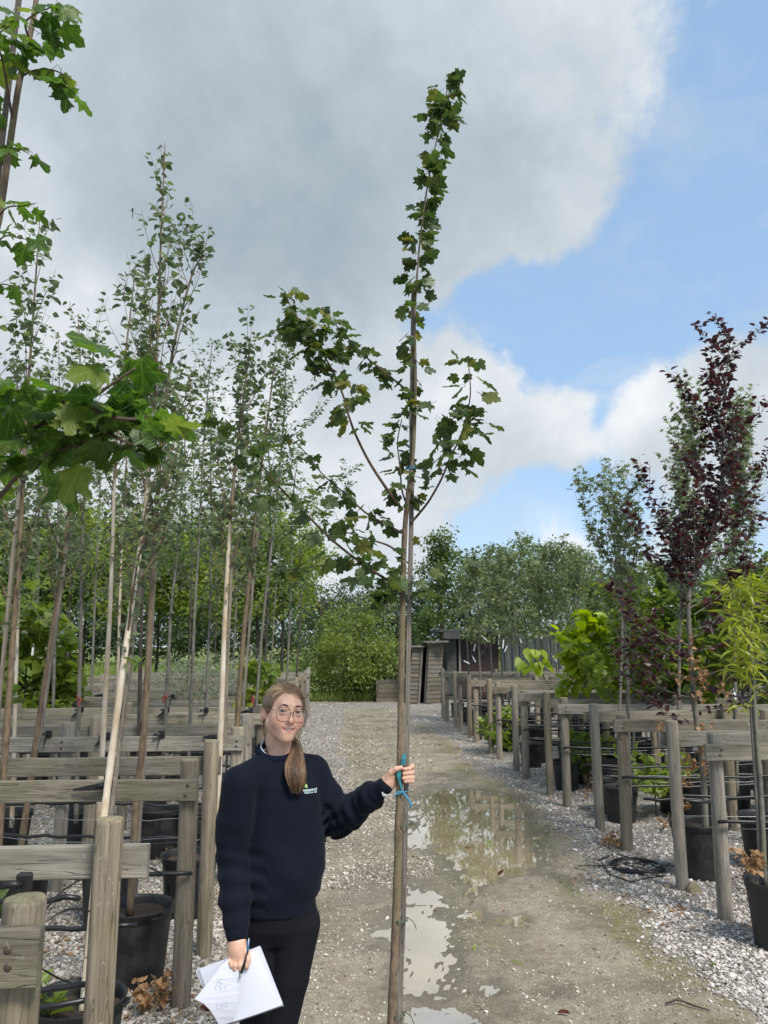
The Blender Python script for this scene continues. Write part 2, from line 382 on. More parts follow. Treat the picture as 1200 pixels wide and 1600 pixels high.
def edge_l(y): return -.20 + .32 * sstep(6, 11, y) + .10 * np.sin(y * .7 + 1) + (vn(y * 1.3, y * 0 + 8) - .5) * .2
def gravel_mask(x, y):
    n = (fbm(x * 3, y * 3) - .5) * .5
    r = sstep(-.12, .16, x - edge_r(y) + n); l = sstep(-.14, .2, edge_l(y) - x + n)
    far = sstep(19, 23, y) * .75
    return np.clip(np.maximum(np.maximum(r, l), far), 0, 1)
def ground_h(x, y):
    g = gravel_mask(x, y)
    h = (fbm(x * .8, y * .8, 3) - .5) * .035 + (fbm(x * 6, y * 6) - .5) * .022 * (1 - .5 * g) + (fbm(x * 30, y * 30, 3) - .5) * .012
    h = h + g * .012
    for cx in (.32, 1.35): h = h - .016 * np.exp(-((x - cx) / .22) ** 2) * sstep(20, 12, y)
    p = puddle_field(x, y)
    hp = WATER_Z + .014 * (.5 - p) + (fbm(x * 26, y * 26, 3) - .5) * .014 + (fbm(x * 70, y * 70, 2) - .5) * .006
    w = sstep(.10, .42, p)
    h = np.maximum(h, WATER_Z + .005) * (1 - w) + hp * w
    return h
def build_ground():
    ys = 1.1 * np.exp(np.linspace(0, math.log(500 / 1.1), 620)); us = np.concatenate([np.linspace(-6, -.62, 40)[:-1], np.linspace(-.62, .78, 420), np.linspace(.78, 6, 40)[1:]])
    Yg, Ug = np.meshgrid(ys, us, indexing='ij'); Xg = Ug * Yg
    h = ground_h(Xg, Yg)
    h = h * sstep(60, 30, Yg)
    V = np.stack([Xg, Yg, h], -1).reshape(-1, 3); a, b = Xg.shape
    i = np.arange(a - 1)[:, None] * b + np.arange(b - 1)[None]
    F = np.stack([i, i + 1, i + b + 1, i + b], -1).reshape(-1)
    # the ground behind the camera
    n0 = len(V); V = np.vstack([V, [(-500, -200, -.02), (500, -200, -.02), (500, 1.4, -.06), (-500, 1.4, -.06)]]); F = np.concatenate([F, [n0, n0 + 1, n0 + 2, n0 + 3]])
    me = mesh_np('ground', V, F, 4, None, smooth=True)
    x = V[:, 0]; y = V[:, 1]
    g = gravel_mask(x, y)
    px, py = project(x, y)
    p = puddle_field(x, y)
    wet = sstep(-.05, .5, p)
    moss = np.exp(-((x - edge_r(y) + .14) / .16) ** 2) * sstep(20, 12, y) * 1.2 + 1.0 * np.exp(-((x - .30) / .16) ** 2) * sstep(9, 11, y) * sstep(20, 16, y) + np.exp(-((x - .85) / .22) ** 2) * sstep(3, 5, y) * .62 * sstep(22, 19, y)
    moss = moss * sstep(.30, .62, fbm(x * 4.3 + 3, y * 2.2))
    grass = np.maximum(sstep(-1.2, -1.9, x) * sstep(15.5, 18, y), sstep(27, 30, y))
    for nme, arr in (('gravel', g), ('wet', wet), ('moss', moss), ('grassy', grass)):
        at_ = me.attributes.new(nme, 'FLOAT', 'POINT'); at_.data.foreach_set('value', np.asarray(arr, np.float32))
    t = NT('track_and_gravel'); v = t.vec()
    # silt
    n1 = t.noise(v, 1.6, 7, .6); n2 = t.noise(v, 14, 6, .65); n3 = t.noise(v, 110, 4, .7)
    silt = t.ramp(t.math('ADD', t.math('MULTIPLY', n1, .5), t.math('MULTIPLY', n2, .5)), [(.34, (.19, .155, .11)), (.5, (.34, .29, .21)), (.66, (.48, .425, .325))])
    silt = t.mix(t.ramp(n3, [(.42, (.65, .65, .65)), (.58, (0, 0, 0))]), silt, (.12, .10, .072))
    pb = t.n('ShaderNodeTexVoronoi'); pb.inputs['Scale'].default_value = 52; pb.inputs['Randomness'].default_value = 1; t.L.new(v, pb.inputs['Vector'])
    peb = t.math('MULTIPLY', t.ramp(pb.outputs['Distance'], [(.20, (1, 1, 1)), (.34, (0, 0, 0))]), t.ramp(t.noise(v, 3, 4), [(.42, (0, 0, 0)), (.6, (1, 1, 1))]))
    pcol = t.ramp(pb.outputs['Color'], [(0, (.20, .17, .13)), (1, (.6, .56, .50))])
    silt = t.mix(t.math('MULTIPLY', peb, .8), silt, pcol)
    # gravel
    vg = t.n('ShaderNodeTexVoronoi'); vg.inputs['Scale'].default_value = 48; t.L.new(v, vg.inputs['Vector'])
    ve = t.n('ShaderNodeTexVoronoi', feature='DISTANCE_TO_EDGE'); ve.inputs['Scale'].default_value = 48; t.L.new(v, ve.inputs['Vector'])
    gc = t.n('ShaderNodeSeparateColor'); t.L.new(vg.outputs['Color'], gc.inputs[0])
    grav = t.ramp(gc.outputs[0], [(0, (.18, .155, .125)), (.4, (.38, .34, .29)), (1, (.68, .65, .60))])
    grav = t.mix(t.ramp(ve.outputs['Distance'], [(.02, (1, 1, 1)), (.12, (0, 0, 0))]), grav, (.09, .08, .065))
    grav = t.mix(t.math('MULTIPLY', t.ramp(t.noise(v, 2.2, 5), [(.45, (0, 0, 0)), (.65, (1, 1, 1))]), .45), grav, (.17, .14, .105))
    gm = t.ramp(t.math('ADD', t.attr('gravel'), t.math('MULTIPLY', t.math('SUBTRACT', t.noise(v, 20, 4), .5), .9)), [(.4, (0, 0, 0)), (.6, (1, 1, 1))])
    c = t.mix(gm, silt, grav)
    mm = t.math('MULTIPLY', t.attr('moss'), t.ramp(t.noise(v, 26, 5, .7), [(.36, (0, 0, 0)), (.58, (1, 1, 1))]))
    c = t.mix(t.math('MULTIPLY', mm, .85), c, (.15, .15, .045))
    wt = t.math('ADD', t.attr('wet'), t.math('MULTIPLY', t.math('MULTIPLY', t.ramp(t.noise(v, 1.3, 7, .62, .6), [(.47, (0, 0, 0)), (.60, (1, 1, 1))]), t.math('SUBTRACT', 1.0, t.math('MULTIPLY', t.attr('gravel'), .8))), .75), clamp=True)
    c = t.mix(t.math('MULTIPLY', wt, .78), c, t.mix(.66, c, (.075, .062, .042)))
    c = t.mix(t.attr('grassy'), c, t.ramp(t.noise(v, 1.1, 6), [(.35, (.12, .16, .03)), (.65, (.26, .30, .08))]))
    rg = t.ramp(t.math('ADD', t.math('MULTIPLY', wt, .8), t.math('MULTIPLY', t.math('SUBTRACT', n2, .5), .7)), [(.1, (.75, .75, .75)), (.75, (.22, .22, .22))])
    hgt = t.math('ADD', t.math('MULTIPLY', n3, .35), t.math('ADD', t.math('MULTIPLY', gm, t.math('MULTIPLY', ve.outputs['Distance'], 2.0)), t.math('MULTIPLY', peb, .4)))
    t.bump(hgt, .9, .012); t.set(color=c, rough=rg, spec=.35)
    me.materials.append(t.m)
    tag(link('ground', me), kind='structure')
    # standing water
    w = NT('muddy_puddle_water'); v = w.vec()
    w.set(color=w.ramp(w.noise(v, 2.5, 4), [(.4, (.32, .25, .145)), (.6, (.40, .325, .20))]), rough=.012, IOR=2.2); w.p.inputs['Coat Weight'].default_value = 1; w.p.inputs['Coat IOR'].default_value = 1.9; w.p.inputs['Coat Roughness'].default_value = .01
    w.bump(w.noise(v, 9, 3), .03, .01)
    b = MB(); b.add([(-.6, 3, WATER_Z), (2.3, 3, WATER_Z), (2.3, 12.5, WATER_Z), (-.6, 12.5, WATER_Z)], [(0, 1, 2, 3)])
    tag(b.build('puddle_water', w.m), kind='structure')
build_ground()
# ------------------------------------------------------------------ loose stones: geometry nodes on a cloud of points
def stones(name, X, Y, S, mat, kind='stuff', zoff=.3):
    Z = ground_h(X, Y) + S * zoff; n = len(X)
    me = bpy.data.meshes.new(name); me.vertices.add(n)
    me.vertices.foreach_set('co', np.stack([X, Y, Z], -1).astype(np.float32).ravel())
    a = me.attributes.new('size', 'FLOAT_VECTOR', 'POINT')
    sc = S[:, None] * np.stack([RNG.uniform(.7, 1.3, n), RNG.uniform(.55, 1.0, n), RNG.uniform(.35, .7, n)], -1)
    a.data.foreach_set('vector', sc.astype(np.float32).ravel())
    a = me.attributes.new('turn', 'FLOAT_VECTOR', 'POINT')
    a.data.foreach_set('vector', np.stack([RNG.normal(0, .35, n), RNG.normal(0, .35, n), RNG.uniform(0, 6.28, n)], -1).astype(np.float32).ravel())
    o = link(name, me); tag(o, kind=kind)
    g = bpy.data.node_groups.new(name, 'GeometryNodeTree')
    g.interface.new_socket('Geometry', in_out='INPUT', socket_type='NodeSocketGeometry'); g.interface.new_socket('Geometry', in_out='OUTPUT', socket_type='NodeSocketGeometry')
    N = g.nodes; L = g.links
    gi = N.new('NodeGroupInput'); go = N.new('NodeGroupOutput'); ic = N.new('GeometryNodeMeshIcoSphere'); ic.inputs['Radius'].default_value = 1; ic.inputs['Subdivisions'].default_value = 1
    sp = N.new('GeometryNodeSetPosition'); rv = N.new('FunctionNodeRandomValue'); rv.data_type = 'FLOAT_VECTOR'; rv.inputs[0].default_value = (-.22,) * 3; rv.inputs[1].default_value = (.22,) * 3
    L.new(ic.outputs[0], sp.inputs['Geometry']); L.new(rv.outputs[0], sp.inputs['Offset'])
    ms = N.new('GeometryNodeSetMaterial'); ms.inputs['Material'].default_value = mat; L.new(sp.outputs[0], ms.inputs['Geometry'])
    ip = N.new('GeometryNodeInstanceOnPoints'); L.new(gi.outputs[0], ip.inputs['Points']); L.new(ms.outputs[0], ip.inputs['Instance'])
    for nm, sk in (('size', 'Scale'), ('turn', 'Rotation')):
        na = N.new('GeometryNodeInputNamedAttribute'); na.data_type = 'FLOAT_VECTOR'; na.inputs['Name'].default_value = nm
        L.new(na.outputs[0], ip.inputs[sk])
    L.new(ip.outputs[0], go.inputs[0])
    md = o.modifiers.new('stones', 'NODES'); md.node_group = g
    return o
def stone_mat(name, lo, mid, hi):
    t = NT(name); oi = t.n('ShaderNodeObjectInfo')
    c = t.ramp(oi.outputs['Random'], [(0, lo), (.45, mid), (1, hi)])
    return t.set(color=c, rough=.7, spec=.3)
def scatter():
    def cloud(n, u0, u1, y0, y1):
        y = 1 / RNG.uniform(1 / y1, 1 / y0, n)           # even over the picture
        return RNG.uniform(u0, u1, n) * y, y
    pale = stone_mat('pale_limestone_chips', (.20, .17, .145), (.44, .395, .35), (.70, .66, .61))
    grey = stone_mat('grey_gravel_chips', (.14, .115, .085), (.35, .31, .25), (.64, .60, .53))
    # near areas by true density, further away by what shows
    X, Y = cloud(130000, -.62, .78, 2.6, 24)
    g = gravel_mask(X, Y); right = X > edge_r(Y) - .4
    keep = RNG.random(len(X)) < np.where(right, g, 0)
    keep &= (X < 6)
    S = np.clip(RNG.lognormal(math.log(.0085), .35, len(X)), .004, .02) * (1 + .03 * Y)
    stones('loose_limestone_gravel', X[keep], Y[keep], S[keep], pale)
    keep = (RNG.random(len(X)) < np.where(~right, np.maximum(g * .8, .02 + .06 * (fbm(X * 2.2, Y * 2.2) > .5)), .03))
    keep &= puddle_field(X, Y) < .3; S2 = S * np.where(g < .5, .72, 1.0)
    stones('loose_grey_gravel', X[keep], Y[keep], S2[keep], grey)
    # extra near the camera under the left bed and the verge
    X, Y = cloud(45000, -.05, .12, 6, 24); keep = (RNG.random(45000) < .10 + .35 * sstep(.45, .6, fbm(X * 2, Y))) & (puddle_field(X, Y) < .2) & (X < edge_r(Y)); S = np.clip(RNG.lognormal(math.log(.006), .4, 45000), .003, .014) * (1 + .04 * Y)
    stones('lane_gravel', X[keep], Y[keep], S[keep], grey)
    X = RNG.uniform(-2.6, -.1, 42000); Y = RNG.uniform(2.2, 6.0, 42000)
    keep = RNG.random(42000) < np.clip(gravel_mask(X, Y), 0, 1); S = np.clip(RNG.lognormal(math.log(.008), .35, 42000), .004, .018)
    stones('bed_gravel', X[keep], Y[keep], S[keep], grey)
    X = RNG.uniform(-.3, 2.6, 30000); Y = RNG.uniform(3.3, 9.5, 30000)
    w = sstep(.42, .62, fbm(X * 1.6, Y * 1.6)) * .55 + .07 + .9 * np.exp(-((X + .02) / .25) ** 2) + .8 * np.exp(-((X - 1.95) / .22) ** 2)
    keep = (RNG.random(30000) < w) & (puddle_field(X, Y) < .25); S = np.clip(RNG.lognormal(math.log(.0040), .42, 30000), .002, .011)
    stones('track_pebbles', X[keep], Y[keep], S[keep], grey)
scatter()
# ================================================================== TIMBER TREE SUPPORTS
ORD = ['first', 'second', 'third', 'fourth', 'fifth', 'sixth', 'seventh', 'eighth', 'ninth', 'tenth', 'eleventh', 'twelfth', 'thirteenth', 'fourteenth', 'fifteenth', 'sixteenth', 'seventeenth', 'eighteenth', 'nineteenth', 'twentieth', 'twenty-first', 'twenty-second']
PH = 1.17
def post_mesh(h, r, seed, flat=False):
    rr = random.Random(seed); b = MB(); n = 16
    prof = [(r * 1.02, -.25), (r * 1.01, .2), (r, h * .5), (r * .99, h - .012), (r * .93, h)]
    vs = []; fs = []
    for (q, z) in prof:
        for k in range(n):
            a = 2 * math.pi * k / n; w = 1 + .02 * math.sin(3 * a + seed) + rr.uniform(-.006, .006)
            if flat and abs(math.sin(a)) > .80: w *= .86 / max(.86, abs(math.sin(a)))
            vs.append((q * w * math.cos(a), q * w * math.sin(a), z))
    for i in range(len(prof) - 1):
        for k in range(n): fs.append((i * n + k, i * n + (k + 1) % n, (i + 1) * n + (k + 1) % n, (i + 1) * n + k))
    b.add(vs, fs, 0, True)
    # top: uneven end grain
    t0 = (len(prof) - 1) * n
    b.v.append((0, 0, h + .004)); ci = len(b.v) - 1
    for k in range(n): b.f.append((t0 + k, t0 + (k + 1) % n, ci)); b.m.append(1); b.sm.append(False)
    return b.mesh('post', [M['wood_z'], M['endgrain']])
POSTS = [post_mesh(PH + d, r, i) for i, (d, r) in enumerate(((0, .047), (.02, .044), (-.025, .05), (.012, .046)))]
def bolt_mesh():
    b = MB(); b.lathe([(0, -.004), (.0105, -.004), (.0095, .001), (.004, .003), (.0, .003)], 10)
    return b.mesh('bolt', [M['metal']])
BOLT = bolt_mesh()
def rail_mesh(L, h, t, seed):
    """a plank along +X with a slightly wavy top, chamfered"""
    rr = random.Random(seed); n = 10; vs = []; fs = []
    for i in range(n + 1):
        x = L * i / n; zt = h / 2 + rr.uniform(-.003, .003); zb = -h / 2 + rr.uniform(-.002, .002); y0 = rr.uniform(-.0015, .0015)
        c = .004
        vs += [(x, -t / 2 + y0, zb + c), (x, -t / 2 + c + y0, zb), (x, t / 2 - c + y0, zb), (x, t / 2 + y0, zb + c),
               (x, t / 2 + y0, zt - c), (x, t / 2 - c + y0, zt), (x, -t / 2 + c + y0, zt), (x, -t / 2 + y0, zt - c)]
    for i in range(n):
        for k in range(8): fs.append((i * 8 + k, i * 8 + (k + 1) % 8, (i + 1) * 8 + (k + 1) % 8, (i + 1) * 8 + k))
    fs.append(tuple(range(8))[::-1]); fs.append(tuple(n * 8 + k for k in range(8)))
    b = MB(); b.add(vs, fs); 
    return b.mesh('rail', [M['wood_x']])
def frame(y, side, x_post, x_end, front, label, group, seed, overhang=.07, ztop=1.105, rh=.105, posts_x=None, tilt=0):
    """side: +1 the rail runs towards +X from the lane, -1 towards -X.  front: rail on the camera side of the posts"""
    rr = random.Random(seed)
    o = thing('timber_support', label, 'timber frame', (x_post, y, 0), 0, group)
    xs = posts_x or []
    for i, px in enumerate([0] + xs):
        p = link('post', POSTS[(seed + i) % 4], o, (px, 0, 0)); p.rotation_euler = (rr.uniform(-.012, .012), rr.uniform(-.012, .012), rr.uniform(0, 6))
    L = abs(x_end - x_post) + overhang; t = .036; yy = (-1 if front else 1) * (.046 + t / 2)
    rl = link('rail', rail_mesh(L, rh, t, seed), o)
    rl.location = (-overhang if side > 0 else -(L - overhang), yy, ztop - rh / 2); rl.rotation_euler = (0, tilt, 0)
    for px in [0] + xs:
        for dz in (-.022, .022):
            bl = link('bolt', BOLT, o, (px + rr.uniform(-.012, .012), yy + (-1 if front else 1) * t / 2, ztop - rh / 2 + dz * rr.uniform(.7, 1.2)))
            bl.rotation_euler = (R(90) if front else R(-90), 0, 0)
    return o
LEFT_Y = [2.04, 2.73, 4.15, 4.80, 6.0, 6.65, 7.85, 8.5, 9.65, 10.3, 11.45, 12.1, 13.3, 13.95, 15.1, 15.75, 17.0, 17.65, 18.9, 19.55]
RIGHT_Y = [5.16, 5.79, 6.87, 7.56, 8.63, 9.31, 10.49, 11.06, 12.21, 12.85, 14.25, 14.92, 16.01, 16.73, 18.10, 18.72]
for i, y in enumerate(LEFT_Y):
    xe = -3.0 if i < 4 else (-3.1 if i < 6 else -4.6 - .12 * i * .3)
    px = [-1.25, -2.3] if i >= 4 else [-2.3]
    if i >= 6: px = [-1.3, -2.6, -3.9]
    frame(y, -1, -.755, xe, i % 2 == 0, f'weathered timber rail on round posts left of the lane, {ORD[i]} back from the camera', 'timber tree supports left of the lane', 10 + i,
          overhang=(.05 if i > 1 else .07) if i != 1 else .12, posts_x=px, rh=.105 if i else .125, ztop=1.085 if i else 1.10)
for i, y in enumerate(RIGHT_Y):
    xe = 6.3 + .1 * i
    frame(y, 1, 2.49, xe, i % 2 == 0, f'weathered timber rail on round posts right of the lane, {ORD[i]} back from the camera', 'timber tree supports right of the lane', 40 + i,
          overhang=.09, posts_x=[1.3, 2.7], tilt=RNG.uniform(-.008, .008))
# ------------------------------------------------------------------ pots
def pot_meshes(r, h):
    b = MB(); rb = r * .80
    b.lathe([(0, .0), (rb * .97, .0), (rb, .008), (r * .955, h * .88), (r * .955, h * .885), (r * 1.0, h * .89), (r * 1.02, h * .985), (r * 1.035, h), (r * .99, h), (r * .95, h * .97), (r * .93, h * .8), (r * .88, h * .62)], 36)
    m1 = b.mesh('pot_body', [M['pot']])
    rr = random.Random(3); b = MB(); vs = [(0, 0, h * .86)]; n = 20
    for q in (.3, .6, .93):
        for k in range(n):
            a = 2 * math.pi * k / n; vs.append((r * q * math.cos(a), r * q * math.sin(a), h * .85 + rr.uniform(-.012, .014)))
    fs = [(0, 1 + k, 1 + (k + 1) % n) for k in range(n)]
    for i in range(2):
        for k in range(n): fs.append((1 + i * n + k, 1 + (i + 1) * n + k, 1 + (i + 1) * n + (k + 1) % n, 1 + i * n + (k + 1) % n))
    b.add(vs, fs, 0, True); m2 = b.mesh('soil', [M['soil']])
    hb = MB()
    for sgn in (-1, 1): hb.box((sgn * r * 1.03, 0, h * .93), (.02, .07, .012), bev=.003)
    m3 = hb.mesh('handle', [M['pot']])
    return m1, m2, m3
POT = pot_meshes(.185, .38); POT_S = pot_meshes(.17, .35)
def pot(x, y, label, group, big=True, s=1.0):
    o = thing('plant_pot', label, 'plant pot', (x, y, 0), RNG.uniform(0, 6.28), group); o.scale = (s, s, s)
    ms = POT if big else POT_S
    link('pot_body', ms[0], o); link('soil', ms[1], o); link('handle', ms[2], o)
    return o
G_L = 'black pots under the left timber supports'; G_R = 'black pots under the right timber supports'
pot(-1.02, 3.38, 'black pot at the bottom left holding a small leafy weed', G_L, s=1.0)
pot(-1.06, 4.47, 'dusty black pot behind the nearest tall post, white-stemmed tree growing in it', G_L)
pot(-1.45, 5.35, 'black pot just behind the second pair of left rails, half hidden', G_L)
pot(-.98, 5.50, 'black pot beside the slanting post at the woman\'s elbow', G_L)
for lab, px, py, Y in (('wide black pot seen between the rails, left of the peeling birch stem', 130, 1262, 6.95), ('black pot seen between the rails, right of the peeling birch stem', 250, 1262, 6.95),
                  ('black pot at the left edge, seen between the rails', 15, 1262, 6.9), ('black pot showing only its rim behind the cut post top', 40, 1300, 5.55)):
    g = at(px, py, Y); pot(g.x, Y, lab, G_L)
for r in range(2, 10):
    yf, yb = LEFT_Y[2 * r - 2 + 2 - 2] if 0 else LEFT_Y[2 * r], LEFT_Y[2 * r + 1]
    for k, x in enumerate((-1.15, -2.05, -2.95, -3.8)):
        if r < 3 and k > 1: continue
        pot(x + RNG.uniform(-.1, .1), yb + .38, f'black pot behind the {ORD[r]} pair of left rails, {ORD[k]} from the lane', G_L, False)
        if r > 3: pot(x + .2 + RNG.uniform(-.1, .1), yf - .34, f'black pot in front of the {ORD[r]} pair of left rails, {ORD[k]} from the lane', G_L, False)
pot(2.60, 4.70, 'black pot of dead brown stalks at the right edge', G_R)
pot(2.77, 6.12, 'large black pot of the copper beech behind the second right post', G_R, s=1.05)
pot(3.40, 6.25, 'large black pot behind the nearest right rail, pale stem rising from it', G_R, s=1.1)
pot(3.65, 7.9, 'wide black pot with grass in its top, right edge', G_R, s=1.15)
for r in range(0, 8):
    yf, yb = RIGHT_Y[2 * r], RIGHT_Y[2 * r + 1]
    for k, x in enumerate((2.92, 3.48, 4.04, 4.6, 5.16, 5.72)):
        if r == 0: continue
        if not (r == 1 and k in (1, 2)):
            pot(x - .1 + RNG.uniform(-.12, .12), yb + .36, f'black pot behind the {ORD[r]} pair of right rails, {ORD[k]} from the lane', G_R, False)
        if r > 1: pot(x + .05 + RNG.uniform(-.12, .12), yf - .33, f'black pot in front of the {ORD[r]} pair of right rails, {ORD[k]} from the lane', G_R, False)
# ------------------------------------------------------------------ irrigation pipes and wires
def pipe(y, x0, x1, z, r, label, group, seed, loop=0, name='irrigation_pipe', mat='pipe', cat='pipe'):
    rr = random.Random(seed); pts = []; n = 26
    for i in range(n + 1):
        t = i / n; pts.append((x0 + (x1 - x0) * t, y + rr.uniform(-.012, .012), z - .012 * math.sin(t * 9) + rr.uniform(-.008, .008)))
    if loop:
        s = 1 if x0 < x1 else -1
        lp = [(x0 + s * .30, y + .10 * loop, z - .03), (x0 + s * .1, y + .085 * loop, z - .02), (x0 - s * .03, y + .06 * loop, z - .01), (x0 - s * .062, y, z), (x0 - s * .02, y - .05 * loop * .4, z + .006)]
        pts = lp + pts[2:]
    b = MB(); b.tube(pts, r, 8)
    return tag(b.build(name, M[mat]), label, cat, group)
GP = 'black irrigation pipes along the beds'; GW = 'support wires along the beds'
for i, y in enumerate(LEFT_Y):
    if i: pipe(y + (-.07 if i % 2 == 0 else .07), -.78, -4.2 if i > 5 else -3.0, .62 + RNG.uniform(-.05, .05), .0095, f'black irrigation pipe tied to the {ORD[i]} row of left posts', GP, i, loop=(1 if i % 2 == 0 else -1) if i > 0 else 0)
    if i < 8: pipe(y + .055, -.77, -3.0, .74 if i != 2 else .78, .0018, f'thin galvanised wire strung along the {ORD[i]} row of left posts', GW, 50 + i, name='support_wire', mat='wire', cat='wire')
pipe(3.62, -.86, -2.6, .56, .011, 'black pipe crossing behind the nearest tall post, over the pots', GP, 77)
pipe(3.2, -.98, -2.4, .80, .011, 'black pipe sagging just under the thick rail on the left', GP, 78)
for i, y in enumerate(RIGHT_Y):
    if 1 < i < 12: pipe(y + .10, 2.7, 6.3, .44 + RNG.uniform(-.05, .05), .012, f'second, lower black pipe behind the {ORD[i]} row of right posts', GP, 200 + i)
    z = .62 + RNG.uniform(-.04, .04)
    pipe(y + (-.07 if i % 2 == 0 else .07), 2.52, 6.3, z, .011, f'black irrigation pipe tied to the {ORD[i]} row of right posts', GP, 100 + i, loop=(1 if i % 2 == 0 else -1))
    if i < 6: pipe(y + .055, 2.47, 6.2, .50 if i % 2 else .56, .0018, f'thin galvanised wire strung along the {ORD[i]} row of right posts', GW, 150 + i, name='support_wire', mat='wire', cat='wire')
def drip(label, pts, r=.0035):
    P = [Vector(p) for p in pts]; out = []
    for i in range(len(P) - 1):
        a, b, c, d = P[max(i - 1, 0)], P[i], P[i + 1], P[min(i + 2, len(P) - 1)]
        for k in range(6):
            t = k / 6; out.append(.5 * ((2 * b) + (c - a) * t + (2 * a - 5 * b + 4 * c - d) * t * t + (3 * b - a - 3 * c + d) * t ** 3))
    out.append(P[-1]); b = MB(); b.tube(out, r, 6); return tag(b.build('drip_tube', M['pipe']), label, 'drip tube', 'thin black drip tubes')
drip('thin black drip tube looping over the dusty pot behind the tall post', [at(190, 1350, 3.9), at(240, 1358, 4.0), at(268, 1385, 4.1), at(262, 1425, 4.2), at(235, 1440, 4.3)])
drip('thin drip tube from the pipe down into the weedy pot', [at(65, 1445, 3.3), at(95, 1425, 3.35), at(125, 1420, 3.4), at(150, 1428, 3.45)])
drip('thin drip tube rising between the cut post and the pot', [at(65, 1430, 3.0), at(100, 1390, 3.2), at(150, 1365, 3.5), at(185, 1362, 3.6)])
drip('thin drip tube hanging down to the weedy pot from the left', [at(60, 1510, 3.0), at(95, 1530, 3.2), at(132, 1542, 3.4)])
drip('thin drip tube hanging beside the square-cut post end', [at(186, 1370, 3.9), at(190, 1400, 3.9), at(184, 1430, 4.2)])
drip('thin drip tube curling at the left edge between rails', [at(2, 1290, 5.0), at(15, 1278, 5.0), at(22, 1295, 5.0), at(12, 1312, 5.0)])
# coiled hose on the gravel
def coil():
    b = MB(); c = gp(1000, 1362); pts = []
    rr = random.Random(4)
    for i in range(150):
        a = i / 150 * 2 * math.pi * 5; q = .17 + .035 * math.sin(i * .21) + rr.uniform(-.006, .006)
        pts.append((c.x + q * math.cos(a) * 1.15, c.y + .02 + q * math.sin(a) * 1.15 + .02 * math.sin(i * .07), .022 + .012 * (i % 30) / 30 + .01 * math.sin(i * .4)))
    b.tube(pts, .0055, 6)
    for s in range(5):
        p0 = Vector(pts[rr.randrange(150)]); pp = [p0]; d = rr.uniform(0, 6.28)
        for k in range(10):
            d += rr.uniform(-.6, .6); p0 = p0 + Vector((math.cos(d), math.sin(d) * .7, 0)) * .06; pp.append(Vector((p0.x, p0.y, .018 + .006 * math.sin(k))))
        b.tube(pp, .0045, 6)
    for (pxs) in (((935, 1348), (960, 1338), (990, 1345), (1030, 1360)), ((940, 1352), (955, 1372), (985, 1382), (1040, 1372))):
        pp = [gp(*q) + Vector((0, 0, .02)) for q in pxs]; b.tube(pp, .0055, 6)
    tag(b.build('coiled_drip_hose', M['pipe']), 'tangled coil of thin black hose lying on the pale gravel', 'hose')
coil()
# ================================================================== LEAVES
def fan(outline, cz=None, center=(0, .45)):
    pts = [(*center, 0)] + [(x, y, 0) for x, y in outline]; n = len(outline)
    fs = [(0, 1 + i, 1 + (i + 1) % n) for i in range(n)]
    return np.array(pts, float), np.array(fs)
def leaf_template(kind):
    """tip towards +Y, normal +Z, length 1"""
    if kind == 'maple':
        h = [(.0, .02), (.10, .0), (.20, -.06), (.30, .05), (.44, .10), (.34, .20), (.42, .34), (.56, .46), (.44, .50), (.42, .60), (.28, .56), (.20, .62), (.24, .78), (.12, .84)]
        o = h + [(0, 1.0)] + [(-x, y) for x, y in h[::-1][:-1]]
        V, F = fan(o, center=(0, .32)); V[:, 2] = -.30 * (V[:, 0] ** 2) - .16 * np.maximum(V[:, 1] - .2, 0) ** 2 + .05 * np.sin(V[:, 0] * 14)
    elif kind == 'maple3':
        h = [(.0, .02), (.16, -.03), (.40, .14), (.34, .26), (.52, .52), (.26, .56), (.20, .74)]
        o = h + [(0, 1.0)] + [(-x, y) for x, y in h[::-1][:-1]]
        V, F = fan(o, center=(0, .32)); V[:, 2] = -.32 * (V[:, 0] ** 2) - .18 * np.maximum(V[:, 1] - .2, 0) ** 2
    elif kind == 'star':
        o = [(0, 0), (.38, .05), (.17, .24), (.5, .50), (.14, .46), (0, 1), (-.14, .46), (-.5, .50), (-.17, .24), (-.38, .05)]
        V, F = fan(o, center=(0, .3)); V[:, 2] = -.2 * V[:, 0] ** 2
    elif kind == 'ovate':
        V = np.array([(0, 0, 0), (.30, .22, .05), (.34, .45, .05), (.15, .80, .02), (0, 1, -.10), (-.15, .80, .02), (-.34, .45, .05), (-.30, .22, .05), (0, .5, -.04)], float)
        F = np.array([(8, 0, 1), (8, 1, 2), (8, 2, 3), (8, 3, 4), (8, 4, 5), (8, 5, 6), (8, 6, 7), (8, 7, 0)])
    elif kind == 'heart':
        V = np.array([(0, .04, 0), (.20, -.06, .02), (.42, .10, .05), (.46, .36, .05), (.26, .70, .0), (0, 1, -.14), (-.26, .70, .0), (-.46, .36, .05), (-.42, .10, .05), (-.20, -.06, .02), (0, .42, -.06)], float)
        F = np.array([(10, i, (i + 1) % 10) for i in range(10)])
    elif kind == 'lance':
        V = np.array([(0, 0, 0), (.075, .3, .02), (.06, .65, -.05), (0, 1, -.22), (-.06, .65, -.05), (-.075, .3, .02)], float)
        F = np.array([(0, 1, 5), (1, 2, 5), (2, 4, 5), (2, 3, 4)])
    elif kind == 'blade':
        V = np.array([(-.03, 0, 0), (.03, 0, 0), (.022, .6, .06), (0, 1, .25)], float); F = np.array([(0, 1, 2), (0, 2, 3)])
    else:   # small
        V = np.array([(0, 0, 0), (.26, .42, .05), (0, 1, -.06), (-.26, .42, .05)], float); F = np.array([(0, 1, 2), (0, 2, 3)])
    return V, F
